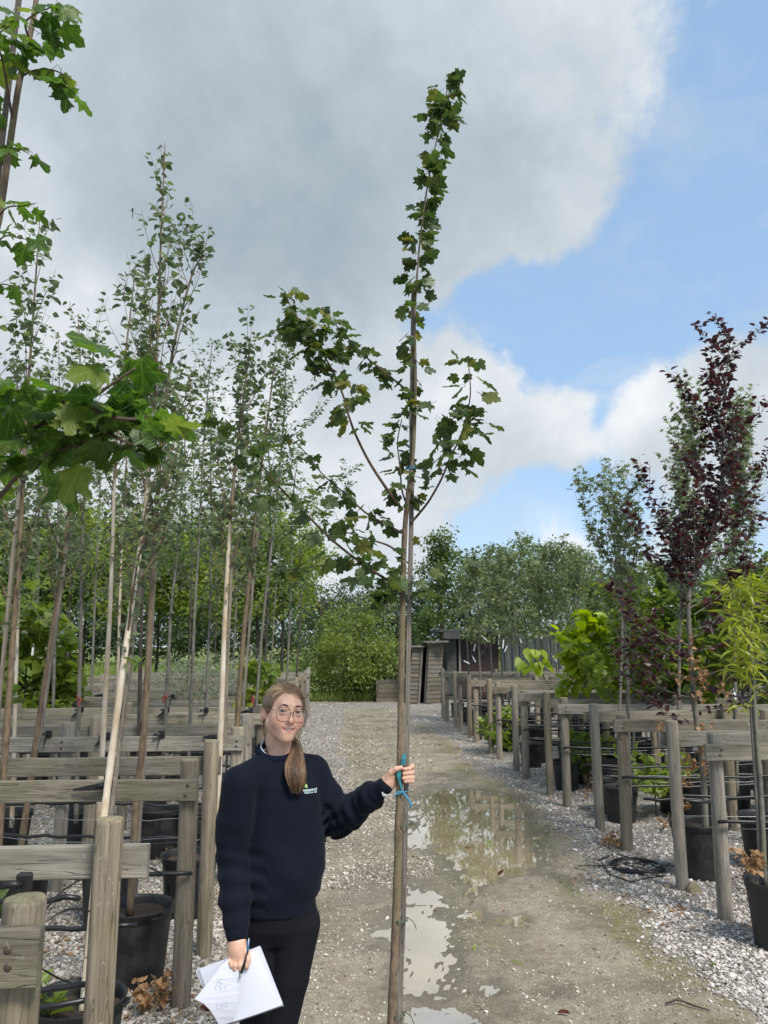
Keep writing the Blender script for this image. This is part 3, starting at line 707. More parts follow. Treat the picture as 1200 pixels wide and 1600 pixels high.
LT = {k: leaf_template(k) for k in ('maple', 'maple3', 'star', 'ovate', 'heart', 'lance', 'small', 'blade')}
def frames(n, tipdir, tilt=.5, rng=RNG):
    """rotation matrices (n,3,3): columns x, y(tip), z(normal); tipdir (n,3)"""
    y = tipdir / np.linalg.norm(tipdir, axis=1, keepdims=True)
    up = np.tile([0, 0, 1.0], (n, 1)) + rng.normal(0, tilt, (n, 3))
    x = np.cross(y, up); x /= np.maximum(np.linalg.norm(x, axis=1, keepdims=True), 1e-6); z = np.cross(x, y)
    return np.stack([x, y, z], -1)
class Leaves:
    def __init__(s): s.p = []; s.d = []; s.sz = []
    def add(s, p, d, sz): s.p.append(tuple(p)); s.d.append(tuple(d)); s.sz.append(sz)
    def arrays(s): return np.array(s.p, float).reshape(-1, 3), np.array(s.d, float).reshape(-1, 3), np.array(s.sz, float)
def leaf_stuff(name, P, D, S, kind, mat, parent=None, tilt=.5, var=None, origin=(0, 0, 0), tagstuff=True):
    n = len(P)
    if n == 0: return None
    V, F = LT[kind]; Rm = frames(n, D, tilt)
    Vv = V[None] * np.stack([S, S, S], -1)[:, None]
    Vv = Vv * np.array([1, 1, 1]); Vv[:, :, 2] *= RNG.uniform(-.6, 2.2, (n, 1))
    W = np.einsum('nij,nvj->nvi', Rm, Vv) + (P - np.array(origin))[:, None]
    Fi = F[None] + (np.arange(n) * len(V))[:, None, None]
    vv = np.repeat(var if var is not None else RNG.random(n), len(V))
    me = mesh_np(name, W.reshape(-1, 3), Fi.reshape(-1), 3, mat, vv)
    o = link(name, me, parent)
    if tagstuff: o['kind'] = 'stuff'
    return o
def leaf_protos(kind, mat, n=5):
    out = []; V, F = LT[kind]; q = Leaves()
    for i in range(n):
        W = V.copy(); W[:, 2] *= RNG.uniform(.4, 2.2); W[:, 2] += .10 * np.sin(W[:, 1] * 3 + i) * W[:, 0]
        W[:, 0] *= RNG.uniform(.82, 1.12); W[:, :2] += RNG.normal(0, .016, (len(W), 2)) * (len(W) > 8); W[:, 2] += .12 * np.sin(W[:, 0] * 5 + i * 1.7) * RNG.uniform(.2, 1)
        b = MB(); b.add(W, [tuple(f) for f in F], 0, True)
        if kind in ('maple', 'heart', 'maple3'):   # leaf stalk
            b.tube([(0, .03, 0), (0, -.2, .03), (0, -.42, .10)], .010, 3)
        out.append(b.mesh('leaf', mat))
    return out
def leaf_parts(P, D, S, protos, parent, origin, tilt=.5):
    Rm = frames(len(P), D, tilt)
    for i in range(len(P)):
        o = bpy.data.objects.new('leaf', protos[i % len(protos)]); COL.objects.link(o); o.parent = parent
        m = Matrix(Rm[i].tolist()).to_4x4(); m.translation = Vector(P[i]) - Vector(origin)
        o.matrix_basis = m @ Matrix.Scale(float(S[i]), 4)
def spline(pts, k=5):
    P = [Vector(p) for p in pts]; out = []
    for i in range(len(P) - 1):
        a, b, c, d = P[max(i - 1, 0)], P[i], P[i + 1], P[min(i + 2, len(P) - 1)]
        for j in range(k):
            t = j / k; out.append(.5 * ((2 * b) + (c - a) * t + (2 * a - 5 * b + 4 * c - d) * t * t + (3 * b - a - 3 * c + d) * t ** 3))
    out.append(P[-1]); return out
def along(pts, t):
    n = len(pts) - 1; f = t * n; i = min(int(f), n - 1); u = f - i
    return pts[i] * (1 - u) + pts[i + 1] * u, (pts[i + 1] - pts[i]).normalized()
def plen(pts): return sum((pts[i + 1] - pts[i]).length for i in range(len(pts) - 1))
# ================================================================== THE MAIN MAPLE (held by the woman)
def split_leaves(L, keep, name, kind, farkind, mat, root, org, tilt=.55, drop=0):
    P, D, S = L.arrays()
    if len(P) == 0: return
    px = S / np.maximum(P[:, 1], .5); o = np.argsort(-px); a, b = o[:keep], o[keep:]
    if len(a): leaf_parts(P[a], D[a], S[a], leaf_protos(kind, M['leaf_maple_v'] if mat is M['leaf_maple'] else mat), root, org, tilt)
    if len(b): leaf_stuff('foliage', P[b], D[b], S[b], farkind, mat, root, tilt, origin=org)
def main_maple():
    Y = 2.85; org = Vector(at(614, 1600, Y)); 
    trunk_px = [(612, 1600, 10.6), (620, 1400, 10.0), (624.5, 1210, 8.0), (628, 1000, 8.0), (631.5, 850, 7.2), (637, 780, 6.2), (646, 700, 4.9), (649, 600, 4.2), (648, 500, 3.3), (651, 440, 2.9), (657, 370, 2.5), (668, 290, 2.1), (682, 220, 1.7), (697, 150, 1.4), (701, 124, 1.0)]
    pts = [at(x, y, Y - (0 if y > 790 else .004 if y > 740 else -.0)) for x, y, r in trunk_px]
    k = pts[0] - pts[1]; k = k * (pts[0].z / k.z) * -1
    base = pts[0] + (pts[0] - pts[1]) * (pts[0].z / (pts[1].z - pts[0].z)); base.z = .0
    org = Vector((base.x, base.y, 0))
    root = thing('maple_tree', 'tall slim young maple tied to a wooden stake, held upright by the woman', 'tree', org)
    sp = spline([base] + pts, 6); n = len(sp); rad = []
    rr = [trunk_px[0][2] * 1.08] + [q[2] for q in trunk_px]
    for i in range(n):
        f = i / 6; a = min(int(f), len(rr) - 2); r = (rr[a] + (rr[a + 1] - rr[a]) * (f - a)) * .5 * Y / 1180 * 1.22
        rad.append(r * (1 + .05 * math.sin(i * 2.1) + (.16 if i % 11 == 4 else 0)))
    b = MB(); b.tube([p - org for p in sp], rad, 12)
    for i in range(14, 60, 5):   # pruning knots
        p, d = sp[i], Vector((random.uniform(-1, 1), -.6, .3)).normalized(); b.tube([p - org, p - org + d * rad[i] * 1.25], [rad[i] * .5, rad[i] * .32], 7)
    b.build('trunk', M['bark_maple'], root)
    # square stake
    sx = [(624, 1600), (631, 1400), (635, 1210), (638.5, 1000), (642, 850), (643.5, 760), (643, 650), (644.5, 560), (646, 459)]
    s = [at(x, y, Y + (.012 if y > 800 else .022 if y < 740 else .02)) for x, y in sx]; low = s[0] + (s[0] - s[1]) * (s[0].z / (s[1].z - s[0].z))
    b = MB(); b.tube([low - org] + [p - org for p in s], .0118, 4, smooth=False); st = b.build('stake', M['stake'], root)
    # black cord gap between stem and stake, ties
    b = MB(); b.tube([at(629.5 if y > 1250 else 634, y, Y - .008) - org + Vector((0, 0, 0)) for y in (1600, 1500)], .001, 4)
    def tie(px, py, name, mat, r=.0016, turns=2, w=.026):
        c = at(px, py, Y) - org; b = MB(); pp = []
        for i in range(turns * 16 + 1):
            a = i / 16 * 2 * math.pi; pp.append(c + Vector((w * math.cos(a), (w * .85) * math.sin(a) + .004, .007 * i / 16 + .003 * math.cos(a))))
        b.tube(pp, r, 5); b.tube([pp[-1], pp[-1] + Vector((.02, -.012, -.012)), pp[-1] + Vector((.03, -.012, -.035))], r, 5)
        b.build(name, M[mat], root)
    tie(631, 1293, 'tie', 'tie_green'); tie(625, 1442, 'tie', 'tie_green'); tie(621, 1590, 'tie', 'tie_green'); tie(642, 735, 'tie', 'cord_blue', w=.02)
    tie(634, 936, 'tie', 'tie_green', w=.024)
    # ribbon strip around stem and stake and the blue twine bow below the hand
    b = MB()
    def strip(pxs, w, mi=0, dy=-.017):
        P = [at(x, y, Y + dy + q) - org for x, y, q in pxs]; vs = []; fs = []
        for i, p in enumerate(P):
            ww = w if not hasattr(w, '__len__') else w[i]; vs += [p + Vector((-ww, 0, 0)), p + Vector((ww, 0, 0)), p + Vector((ww, .003, 0)), p + Vector((-ww, .003, 0))]
        for i in range(len(P) - 1):
            for k in range(4): fs.append((i * 4 + k, i * 4 + (k + 1) % 4, i * 4 + 4 + (k + 1) % 4, i * 4 + 4 + k))
        fs += [(0, 1, 2, 3), tuple(len(vs) - 4 + k for k in (3, 2, 1, 0))]
        b.add(vs, fs)
    strip([(632, 1178, -.002), (631, 1186, -.006), (629, 1196, -.005)], (.006, .008, .007)); strip([(624, 1204, -.004), (623, 1213, -.006), (625, 1222, -.002), (628, 1234, -.002), (629, 1242, -.002)], (.006, .007, .004, .0035, .003))
    b.build('ribbon', M['ribbon'], root)
    b = MB()
    for pp, r in (([(629, 1238, -.02), (622, 1237, -.022), (617, 1243, -.026), (616, 1247, -.026)], .0018), ([(629, 1237, -.02), (634, 1243, -.024), (640, 1252, -.03), (642, 1262, -.03)], .0026),
                  ([(629, 1238, -.02), (636, 1247, -.024), (641, 1256, -.03), (645, 1260, -.03)], .0022), ([(620, 1239, -.006), (629, 1237, -.022), (638, 1237, -.004), (639, 1237, .02)], .0018), ([(629, 1238, -.02), (620, 1241, -.022), (615, 1246, -.02)], .0016)):
        b.tube([at(x, y, Y + q) - org for x, y, q in pp], r, 5)
    b.build('twine_bow', M['cord_blue'], root)
    L = Leaves()
    def leafat(p, d, sz, out=.03):
        q = Vector((random.gauss(0, 1), random.gauss(0, 1), random.gauss(.1, .8))).normalized() * out
        dr = Vector((q.x, q.y, 0)).normalized() * .75 + Vector((random.gauss(0, .3), random.gauss(0, .3), random.uniform(-.9, .1))) + d * .15
        L.add(p + q, dr, sz * random.uniform(.7, 1.18))
    def branch(px, r0, r1, dens, sz, t0=0., t1=1., out=.035, Yt=None, clump=None, ev=None):
        """px: list of (x, y, depth offset)"""
        P = spline([at(x, y, Y + q) for x, y, q in px], 5)
        m = len(P); b = MB(); b.tube([p - org for p in P], [r0 + (r1 - r0) * i / (m - 1) for i in range(m)], 7); b.build('branch', M['bark_twig'], root)
        n = int(dens * plen(P) * (t1 - t0))
        for i in range(n):
            t = t0 + (t1 - t0) * (i + random.random()) / n; p, d = along(P, min(t, .999))
            o = out if clump is None else out * (1 + clump * math.exp(-((t - .62) / .22) ** 2)); leafat(p, d, sz * (1 - .25 * max(0, t - .7) / .3), o)
        for _ in range(3): leafat(P[-1], (P[-1] - P[-2]).normalized(), sz * .6, .012)
    branch([(629, 797, 0), (605, 765, -.03), (577, 722, -.07), (556, 680, -.1), (545, 650, -.12), (535, 615, -.13), (510, 562, -.15), (482, 525, -.17), (462, 492, -.18), (443, 458, -.18)], .0062, .0018, 135, .062, .40, 1, .036, clump=1.0)
    branch([(643, 616, 0), (620, 597, .02), (596, 578, .03), (570, 556, .05), (545, 530, .06), (520, 503, .07), (500, 482, .08)], .0045, .0015, 105, .056, .22, 1, .03)
    branch([(627, 832, 0), (600, 818, .03), (570, 800, .07), (540, 772, .1), (505, 742, .12), (480, 710, .14), (452, 682, .16)], .005, .0015, 60, .06, .12, 1, .03)
    branch([(628, 867, 0), (608, 853, -.03), (585, 845, -.06), (560, 838, -.08), (540, 832, -.1), (512, 835, -.12)], .0045, .0018, 55, .062, .45, 1, .03)
    branch([(628, 897, 0), (610, 888, .04), (585, 885, .08), (550, 881, .12), (510, 883, .15), (470, 888, .18), (436, 890, .2)], .0042, .0014, 60, .055, .3, 1, .026)
    branch([(630, 928, 0), (618, 917, -.04), (600, 903, -.10), (575, 887, -.18), (545, 865, -.28), (515, 840, -.36), (480, 805, -.44), (445, 770, -.5), (415, 735, -.54), (390, 700, -.57), (352, 655, -.6)], .0062, .0018, 90, .066, .12, 1, .045, clump=.9)
    branch([(642, 817, 0), (657, 800, 0), (672, 780, -.02), (690, 748, -.04), (703, 716, -.06), (716, 690, -.07), (728, 655, -.08), (735, 615, -.08), (733, 580, -.08), (732, 562, -.08)], .0052, .0016, 82, .07, .30, 1, .046, clump=.6)
    branch([(636, 790, .01), (628, 765, .02), (624, 720, .03), (621, 690, .03), (628, 655, .04)], .004, .0018, 110, .058, .05, 1, .034)
    # spurs and small leaves on the leader
    P = [p for p in sp]
    for (y0, y1, dens, sz, out) in ((470, 660, 2.9, .055, .045), (124, 470, 5.6, .060, .040), (700, 800, 2.2, .05, .04), (840, 940, 1.6, .05, .035), (126, 200, 5.5, .062, .05)):
        n = int((y1 - y0) / 10 * dens * .62)
        for i in range(n):
            yy = y0 + (y1 - y0) * (i + random.random()) / n
            j = 0
            while j < len(trunk_px) - 2 and trunk_px[j + 1][1] > yy: j += 1
            a, c = trunk_px[j], trunk_px[j + 1]; u = (yy - a[1]) / (c[1] - a[1]); xx = a[0] + (c[0] - a[0]) * u
            p = at(xx, yy, Y); leafat(p, Vector((0, 0, 1)), sz, out * random.uniform(.6, 1.25))
    # shade leaves hanging beside the shed
    for (x, y, w, h, n, dep, sz) in ((600, 935, 22, 16, 14, -.2, .066), (655, 885, 16, 22, 9, 0, .05), (700, 665, 40, 30, 18, -.06, .066), (655, 930, 14, 10, 6, 0, .05), (745, 655, 10, 18, 8, -.08, .06), (478, 520, 22, 22, 26, -.16, .062), (505, 565, 24, 24, 24, -.15, .062)):
        for i in range(n): leafat(at(x + random.gauss(0, w * .6), y + random.gauss(0, h * .6), Y + dep + random.gauss(0, .04)), Vector((0, 0, 1)), sz, .02)
    split_leaves(L, 300, 'leaf', 'maple', 'maple', M['leaf_maple'], root, org, .5)
    print('main maple leaves', len(L.p))
    pot(base.x - .01, base.y, 'black pot of the maple in the lane, below the edge of the photo', 'black pots in the lane', False)
main_maple()
# ================================================================== GENERAL YOUNG TREES
def young_tree(name, label, group, stem, r0, crown, nb, blen, kind, lsize, dens, mat, bark, keep=0, sub=2, stake=None, up=.75, droop=.4, spread=1, seed=0, farkind=None, leaf_on_stem=True, out=.02, tilt=.6, extra=None, r1=.002, curve=.5):
    """stem: world points base to tip; crown: fraction of the stem where side shoots begin"""
    rr = random.Random(seed); org = Vector((stem[0][0], stem[0][1], stem[0][2]))
    if mat == 'leaf_birch': nb = int(nb * 1.45); dens *= 1.35; crown -= .05
    if mat in ('leaf_sweetgum', 'leaf_beech'): nb = int(nb * 1.1)
    root = thing(name, label, 'tree', org, 0, group)
    P = spline(stem, 6); m = len(P); L = Leaves()
    b = MB(); b.tube([p - org for p in P], [(r0 * (1 - i / (m - 1)) ** .8 + r1) * (1 + .05 * math.sin(i * 1.7 + seed)) for i in range(m)], 10)
    if bark == 'bark_birch':
        for j, f in enumerate(b.f): b.m[j] = 1 if sum(b.v[i][2] for i in f) / len(f) > (P[-1].z - org.z) * .62 else 0
    b.build('trunk', [M[bark], M['bark_brown']], root)
    tb = MB(); total = plen(P)
    def shoot(p, d, ln, r, depth):
        n = 6; q = Vector(p); pts = [q.copy()]; dd = Vector(d)
        for i in range(n):
            dd = (dd + Vector((rr.gauss(0, .07), rr.gauss(0, .07), curve * .22)) * (1 if depth == 0 else .8)).normalized(); q = q + dd * ln / n; pts.append(q.copy())
        tb.tube([x - org for x in pts], [max(r * (1 - i / (n + .5)), .0009) for i in range(n + 1)], 5 if r > .004 else 4, caps=False)
        if depth < sub - 1:
            for j in range(max(2, int(ln * 6))):
                t = rr.uniform(.25, .95); a, e = along(pts, t); w = (e + Vector((rr.gauss(0, .7), rr.gauss(0, .7), rr.gauss(.1, .5)))).normalized()
                shoot(a, w, ln * rr.uniform(.25, .5) * (1.1 - t * .5), r * .5, depth + 1)
        for j in range(int(ln * dens)):
            t = rr.uniform(.12 if depth == 0 else .0, 1); a, e = along(pts, min(t, .999))
            o = Vector((rr.gauss(0, 1), rr.gauss(0, 1), rr.gauss(0, 1))).normalized() * out
            L.add(a + o, Vector((o.x, o.y, 0)).normalized() * .7 + Vector((rr.gauss(0, .3), rr.gauss(0, .3), rr.uniform(-droop * 2, .25))) + e * .3, lsize * rr.uniform(.6, 1.15))
    for k in range(nb):
        t = crown + (1 - crown) * ((k + rr.random()) / nb) ** 1.0 * .93; p, d = along(P, t)
        a = rr.uniform(0, 6.28); w = (Vector((math.cos(a) * spread, math.sin(a) * spread, up + rr.uniform(-.25, .35)))).normalized()
        f = (1 - (t - crown) / (1 - crown)) ** .75; shoot(p, w, blen * (.22 + .78 * f) * rr.uniform(.6, 1.15), max(r0 * .32 * (.3 + .7 * f), .0016), 0)
    if leaf_on_stem:
        for j in range(int(total * (1 - crown * .95) * dens)):
            t = rr.uniform(crown * .95, 1); a, e = along(P, min(t, .999)); o = Vector((rr.gauss(0, 1), rr.gauss(0, 1), 0)).normalized() * out
            L.add(a + o, Vector((o.x, o.y, 0)).normalized() + Vector((0, 0, rr.uniform(-droop * 2, .3))), lsize * rr.uniform(.6, 1.1))
    if extra: extra(L, shoot, rr)
    tb.build('branches', M[bark if bark != 'bark_birch' else 'bark_brown'], root)
    if stake:
        b = MB(); b.tube([Vector(q) - org for q in stake], .0125, 4, smooth=False); b.build('stake', M['stake'], root)
    split_leaves(L, keep, 'leaf', kind, farkind or kind, M[mat], root, org, tilt)
    return root
def strap(px, py, Y, label, ang=0, L=.13, flip=1):
    o = thing('rubber_tie', label, 'rubber tie', at(px, py, Y), 0, 'black rubber ties holding stems to rails')
    b = MB(); b.box((0, 0, 0), (.045, .03, .055), bev=.006); b.tube([(0, -.015, 0), (-.02 * flip, -.03, .004), (-.05 * flip, -.03, -.002), (-.05 * flip, -.02, 0)], .012, 6, squash=.6); b.build('block', M['strap'], o)
    b = MB(); c, s = math.cos(ang), math.sin(ang); w = [.013, .016, .013, .004]
    P = [(0, -.022), (.04, -.034), (.085, -.030), (L, -.018)]; vs = []; fs = []
    for (x, y), ww in zip(P, w):
        for (dz, dy) in ((-ww, 0), (ww, 0), (ww, .005), (-ww, .005)):
            X = -x * c * flip - 0; Z = -x * s; vs.append((X - dz * s * flip * 0, y + dy, Z + dz))
    for i in range(3):
        for k in range(4): fs.append((i * 4 + k, i * 4 + (k + 1) % 4, i * 4 + 4 + (k + 1) % 4, i * 4 + 4 + k))
    fs += [(3, 2, 1, 0), (12, 13, 14, 15)]; b.add(vs, fs); b.build('strap', M['strap'], o)
def lp(lst): return [at(x, y, Y) if Y else None for x, y, Y in lst]
GB = 'young trees tied to the left rails'
def base_to(pxl, z0=.0):
    """stem given by photo points with depths, extended down to the pot soil"""
    P = [at(*q) for q in pxl]
    if P[0].z > .36:
        d = P[0] - P[1]; k = (P[0].z - .32) / max(-d.z, 1e-3); P = [P[0] + d * k] + P
    return P
young_tree('birch_tree', 'tallest birch at left, peeling cream stem strapped to a rail, growing from the weedy pot', GB,
    base_to([(134, 1555, 3.42), (150, 1380, 3.6), (170, 1215, 3.95), (190, 1060, 4.02), (208, 930, 4.1), (226, 800, 4.15), (240, 640, 4.2), (247, 500, 4.2), (252, 360, 4.2), (258, 222, 4.2)]), .021, .50, 20, .80, 'ovate', .052, 24, 'leaf_birch', 'bark_birch', keep=200, sub=2, stake=[at(147, 1480, 3.6), at(160, 1390, 3.64), at(181, 1215, 4.0), at(218, 920, 4.14), at(233, 810, 4.2)], up=1.6, seed=1, curve=.9)
young_tree('birch_tree', 'birch with brown and cream stem rising from the dusty pot behind the tall post', GB,
    base_to([(203, 1430, 4.47), (213, 1250, 4.47), (224, 1150, 4.47), (233, 1000, 4.47), (240, 860, 4.47), (250, 720, 4.5), (268, 560, 4.5), (300, 430, 4.5), (322, 395, 4.5)]), .019, .52, 16, .85, 'ovate', .055, 22, 'leaf_birch', 'bark_brown', keep=120, up=1.5, stake=[at(212, 1400, 4.5), at(221, 1240, 4.5), at(236, 1000, 4.5), at(246, 800, 4.5)], seed=2, curve=.9)
young_tree('birch_tree', 'birch at the far left edge whose thin crown stands against the dark cloud', GB,
    base_to([(8, 1170, 4.5), (20, 1000, 4.5), (32, 830, 4.5), (38, 700, 4.5), (50, 520, 4.5), (62, 345, 4.5)]), .020, .42, 18, .8, 'ovate', .055, 24, 'leaf_birch', 'bark_brown', keep=120, up=1.5, stake=[at(-8, 1170, 4.47), at(8, 1000, 4.47), at(24, 830, 4.47), at(33, 740, 4.47)], seed=3, curve=.9)
young_tree('birch_tree', 'birch with pale staked stem above the woman, small crown left of the maple branch tip', GB,
    base_to([(344, 1160, 5.5), (350, 1000, 5.5), (357, 860, 5.5), (368, 720, 5.5), (382, 610, 5.5), (392, 525, 5.5)]), .021, .45, 18, .85, 'ovate', .058, 22, 'leaf_birch', 'bark_birch', keep=120, up=1.3, stake=[at(352, 1160, 5.52), at(357, 1000, 5.52), at(364, 850, 5.52)], seed=4, curve=.8)
young_tree('birch_tree', 'birch with leaning brown stem between the left edge and the vertical grey stem', GB,
    base_to([(55, 1170, 5.6), (68, 1080, 5.6), (86, 960, 5.6), (103, 840, 5.6), (118, 700, 5.6), (125, 580, 5.6), (122, 490, 5.6)]), .022, .48, 15, .75, 'ovate', .055, 20, 'leaf_birch', 'bark_brown', keep=60, up=1.2, seed=5, stake=[at(60, 1170, 5.6), at(91, 960, 5.6), at(108, 830, 5.6)])
young_tree('birch_tree', 'birch on a straight grey stem with a red ribbon at rail height, far left', GB,
    base_to([(123, 1120, 6.7), (126, 1000, 6.7), (128, 880, 6.7), (132, 760, 6.7), (140, 620, 6.7), (152, 500, 6.7)]), .018, .45, 14, .8, 'ovate', .055, 20, 'leaf_birch', 'bark_grey', up=1.2, seed=6)
young_tree('birch_tree', 'birch with whitish stem just left of the peeling cream stem', GB,
    base_to([(160, 1170, 5.4), (166, 1060, 5.4), (172, 950, 5.4), (176, 840, 5.4), (180, 730, 5.4), (190, 600, 5.4), (205, 480, 5.4), (212, 410, 5.4)]), .018, .45, 15, .75, 'ovate', .052, 20, 'leaf_birch', 'bark_birch', up=1.3, seed=7)
young_tree('birch_tree', 'birch on a dark slim stem right of the peeling cream stem', GB,
    base_to([(218, 1100, 6.6), (221, 960, 6.6), (224, 850, 6.6), (230, 740, 6.6), (238, 640, 6.6), (240, 540, 6.6)]), .017, .45, 13, .7, 'ovate', .055, 20, 'leaf_birch', 'bark_dark', up=1.1, seed=8)
young_tree('birch_tree', 'birch with a reddish brown staked stem right of the pale stem, above the woman', GB,
    base_to([(372, 1110, 6.0), (380, 1000, 6.0), (390, 900, 6.0), (400, 800, 6.0), (412, 700, 6.0), (425, 600, 6.0), (430, 545, 6.0)]), .021, .42, 17, .85, 'ovate', .06, 21, 'leaf_birch', 'bark_brown', keep=40, up=1.0, seed=9, stake=[at(380, 1110, 6.0), at(396, 900, 6.0), at(403, 830, 6.0)])
young_tree('birch_tree', 'birch on a grey stem with a red ribbon, in the middle of the left bed', GB,
    base_to([(262, 1060, 7.7), (267, 960, 7.7), (275, 880, 7.7), (283, 780, 7.7), (290, 680, 7.7), (300, 600, 7.7)]), .017, .40, 14, .85, 'ovate', .06, 20, 'leaf_birch', 'bark_grey', up=1.0, seed=10)
young_tree('hornbeam_tree', 'narrow spire of tiny leaves just left of the maple branches', GB,
    base_to([(402, 1080, 8.0), (412, 960, 8.0), (428, 820, 8.0), (440, 700, 8.0), (446, 600, 8.0), (447, 520, 8.0)]), .016, .50, 30, .38, 'small', .05, 60, 'leaf_small', 'bark_grey', up=1.1, seed=12, sub=2,
    extra=lambda L, sh, rr: [sh(at(x, y, 8.0), Vector(d), l, .005, 0) for x, y, d, l in ((446, 690, (.9, -.1, .45), .8), (446, 640, (.8, 0, .5), .45), (440, 790, (1, 0, .2), .9), (450, 830, (1, .2, .35), .9))])
young_tree('hornbeam_tree', 'hornbeam with tiny leaves on arching twigs left of the tallest birch crown gap', GB,
    base_to([(300, 1060, 7.6), (305, 940, 7.6), (312, 820, 7.6), (318, 700, 7.6), (326, 600, 7.6), (332, 530, 7.6)]), .016, .42, 24, .7, 'small', .045, 55, 'leaf_small', 'bark_grey', up=.8, seed=13)
for i, (px, by, ty, Y, sd, mat, bk) in enumerate(((30, 1090, 560, 6.6, 21, 'leaf_birch', 'bark_birch'), (90, 1070, 520, 8.6, 22, 'leaf_birch', 'bark_grey'), (190, 1060, 560, 8.4, 23, 'leaf_birch', 'bark_birch'), (330, 1060, 600, 8.3, 24, 'leaf_birch', 'bark_grey'), (420, 1060, 640, 9.5, 25, 'leaf_mid', 'bark_dark'), (455, 1050, 700, 11, 26, 'leaf_small', 'bark_grey'),
        (60, 1050, 640, 10, 27, 'leaf_mid', 'bark_grey'), (150, 1050, 650, 11, 28, 'leaf_bright', 'bark_grey'), (240, 1050, 640, 11, 29, 'leaf_mid', 'bark_grey'), (300, 1050, 680, 12, 30, 'leaf_bright', 'bark_dark'), (370, 1050, 690, 12.5, 31, 'leaf_bright', 'bark_grey'), (470, 1045, 760, 14, 32, 'leaf_bright', 'bark_dark'), (15, 1050, 700, 13, 33, 'leaf_bright', 'bark_grey'), (110, 1045, 720, 14, 34, 'leaf_bright', 'bark_dark'), (210, 1045, 740, 15, 35, 'leaf_bright', 'bark_grey'), (340, 1045, 770, 16, 36, 'leaf_bright', 'bark_dark'), (430, 1040, 780, 17, 37, 'leaf_bright', 'bark_grey'))):
    y = {'leaf_birch': 'grey-green birch', 'leaf_mid': 'mid-green young tree', 'leaf_bright': 'bright green young tree', 'leaf_small': 'small-leaved young tree'}[mat]
    young_tree('birch_tree' if mat == 'leaf_birch' else 'young_tree', f'{y} deep in the left bed, {ORD[i]} nearest behind the front stems', 'young trees deeper in the left bed',
        base_to([(px - 6, by, Y), (px, by - (by - ty) * .4, Y), (px + random.uniform(-4, 10), by - (by - ty) * .75, Y), (px + random.uniform(-8, 14), ty, Y)]), .017 if Y < 10 else .02, .36, 15, .9 + .02 * Y, 'ovate' if Y < 9 else 'small', .062 if Y < 9 else .085, 20 if Y < 9 else 26, mat, bk, up=.9, seed=sd)
# rubber ties and ribbons on the left rails
strap(170, 1226, 4.06, 'black rubber tie holding the peeling birch stem to the second rail', .12, .17)
strap(345, 1150, 5.92, 'black rubber tie holding the pale stem above the woman\'s shoulder', .05, .13)
for lab, x, y, Y, a in (('black rubber tie hanging off the rail right of the left edge stem', 76, 1147, 5.92, 1.3), ('black rubber tie beside the peeling stem, sloping down on a rail', 168, 1150, 5.92, .7), ('black rubber tie hanging off the rail right of the slim dark stem', 253, 1147, 5.92, 1.3),
        ('black rubber tie by the red ribbon at left', 127, 1109, 7.76, .7), ('black rubber tie by the red ribbon in the middle of the bed', 261, 1109, 7.76, .7), ('black rubber tie between the two middle stems, far rail', 193, 1110, 7.76, 1.3), ('black rubber tie on the far rail near the pale staked stem', 322, 1110, 7.76, 1.3), ('black rubber tie on the far rail behind the woman\'s head', 392, 1110, 7.76, .2),
        ('small black tie at the left end of the distant rail', 57, 1085, 9.57, 1.3), ('small black tie on the distant rail near the left ribbon', 115, 1085, 9.57, 1.3), ('small black tie on the distant rail, middle', 162, 1086, 9.57, .1), ('small black tie on the distant rail, right of the middle ribbon', 270, 1088, 9.57, 1.3)):
    strap(x, y, Y, lab, a, .11)
strap(38, 1378, 2.62, 'black strap hanging below the thick rail at the left edge', 1.35, .12)
for lab, x, y, Y in (('red ribbon tied round the grey stem at far left', 124, 1093, 6.68), ('red ribbon tied round the grey stem in the middle of the left bed', 258, 1090, 7.66), ('red ribbon on the stem behind the woman\'s head', 395, 1092, 7.6)):
    b = MB(); c = at(x, y, Y)
    for k in range(3):
        w = random.uniform(-.012, .012); b.box((w, -.022, -.03 * k + .02), (.012, .004, .045), Matrix.Rotation(random.uniform(-.7, .7), 3, 'Y'))
    b.lathe([(.022, -.01), (.024, 0), (.022, .012)], 10)
    tag(b.build('ribbon', M['ribbon_red'], loc=c), lab, 'ribbon', 'red ribbons on stems')
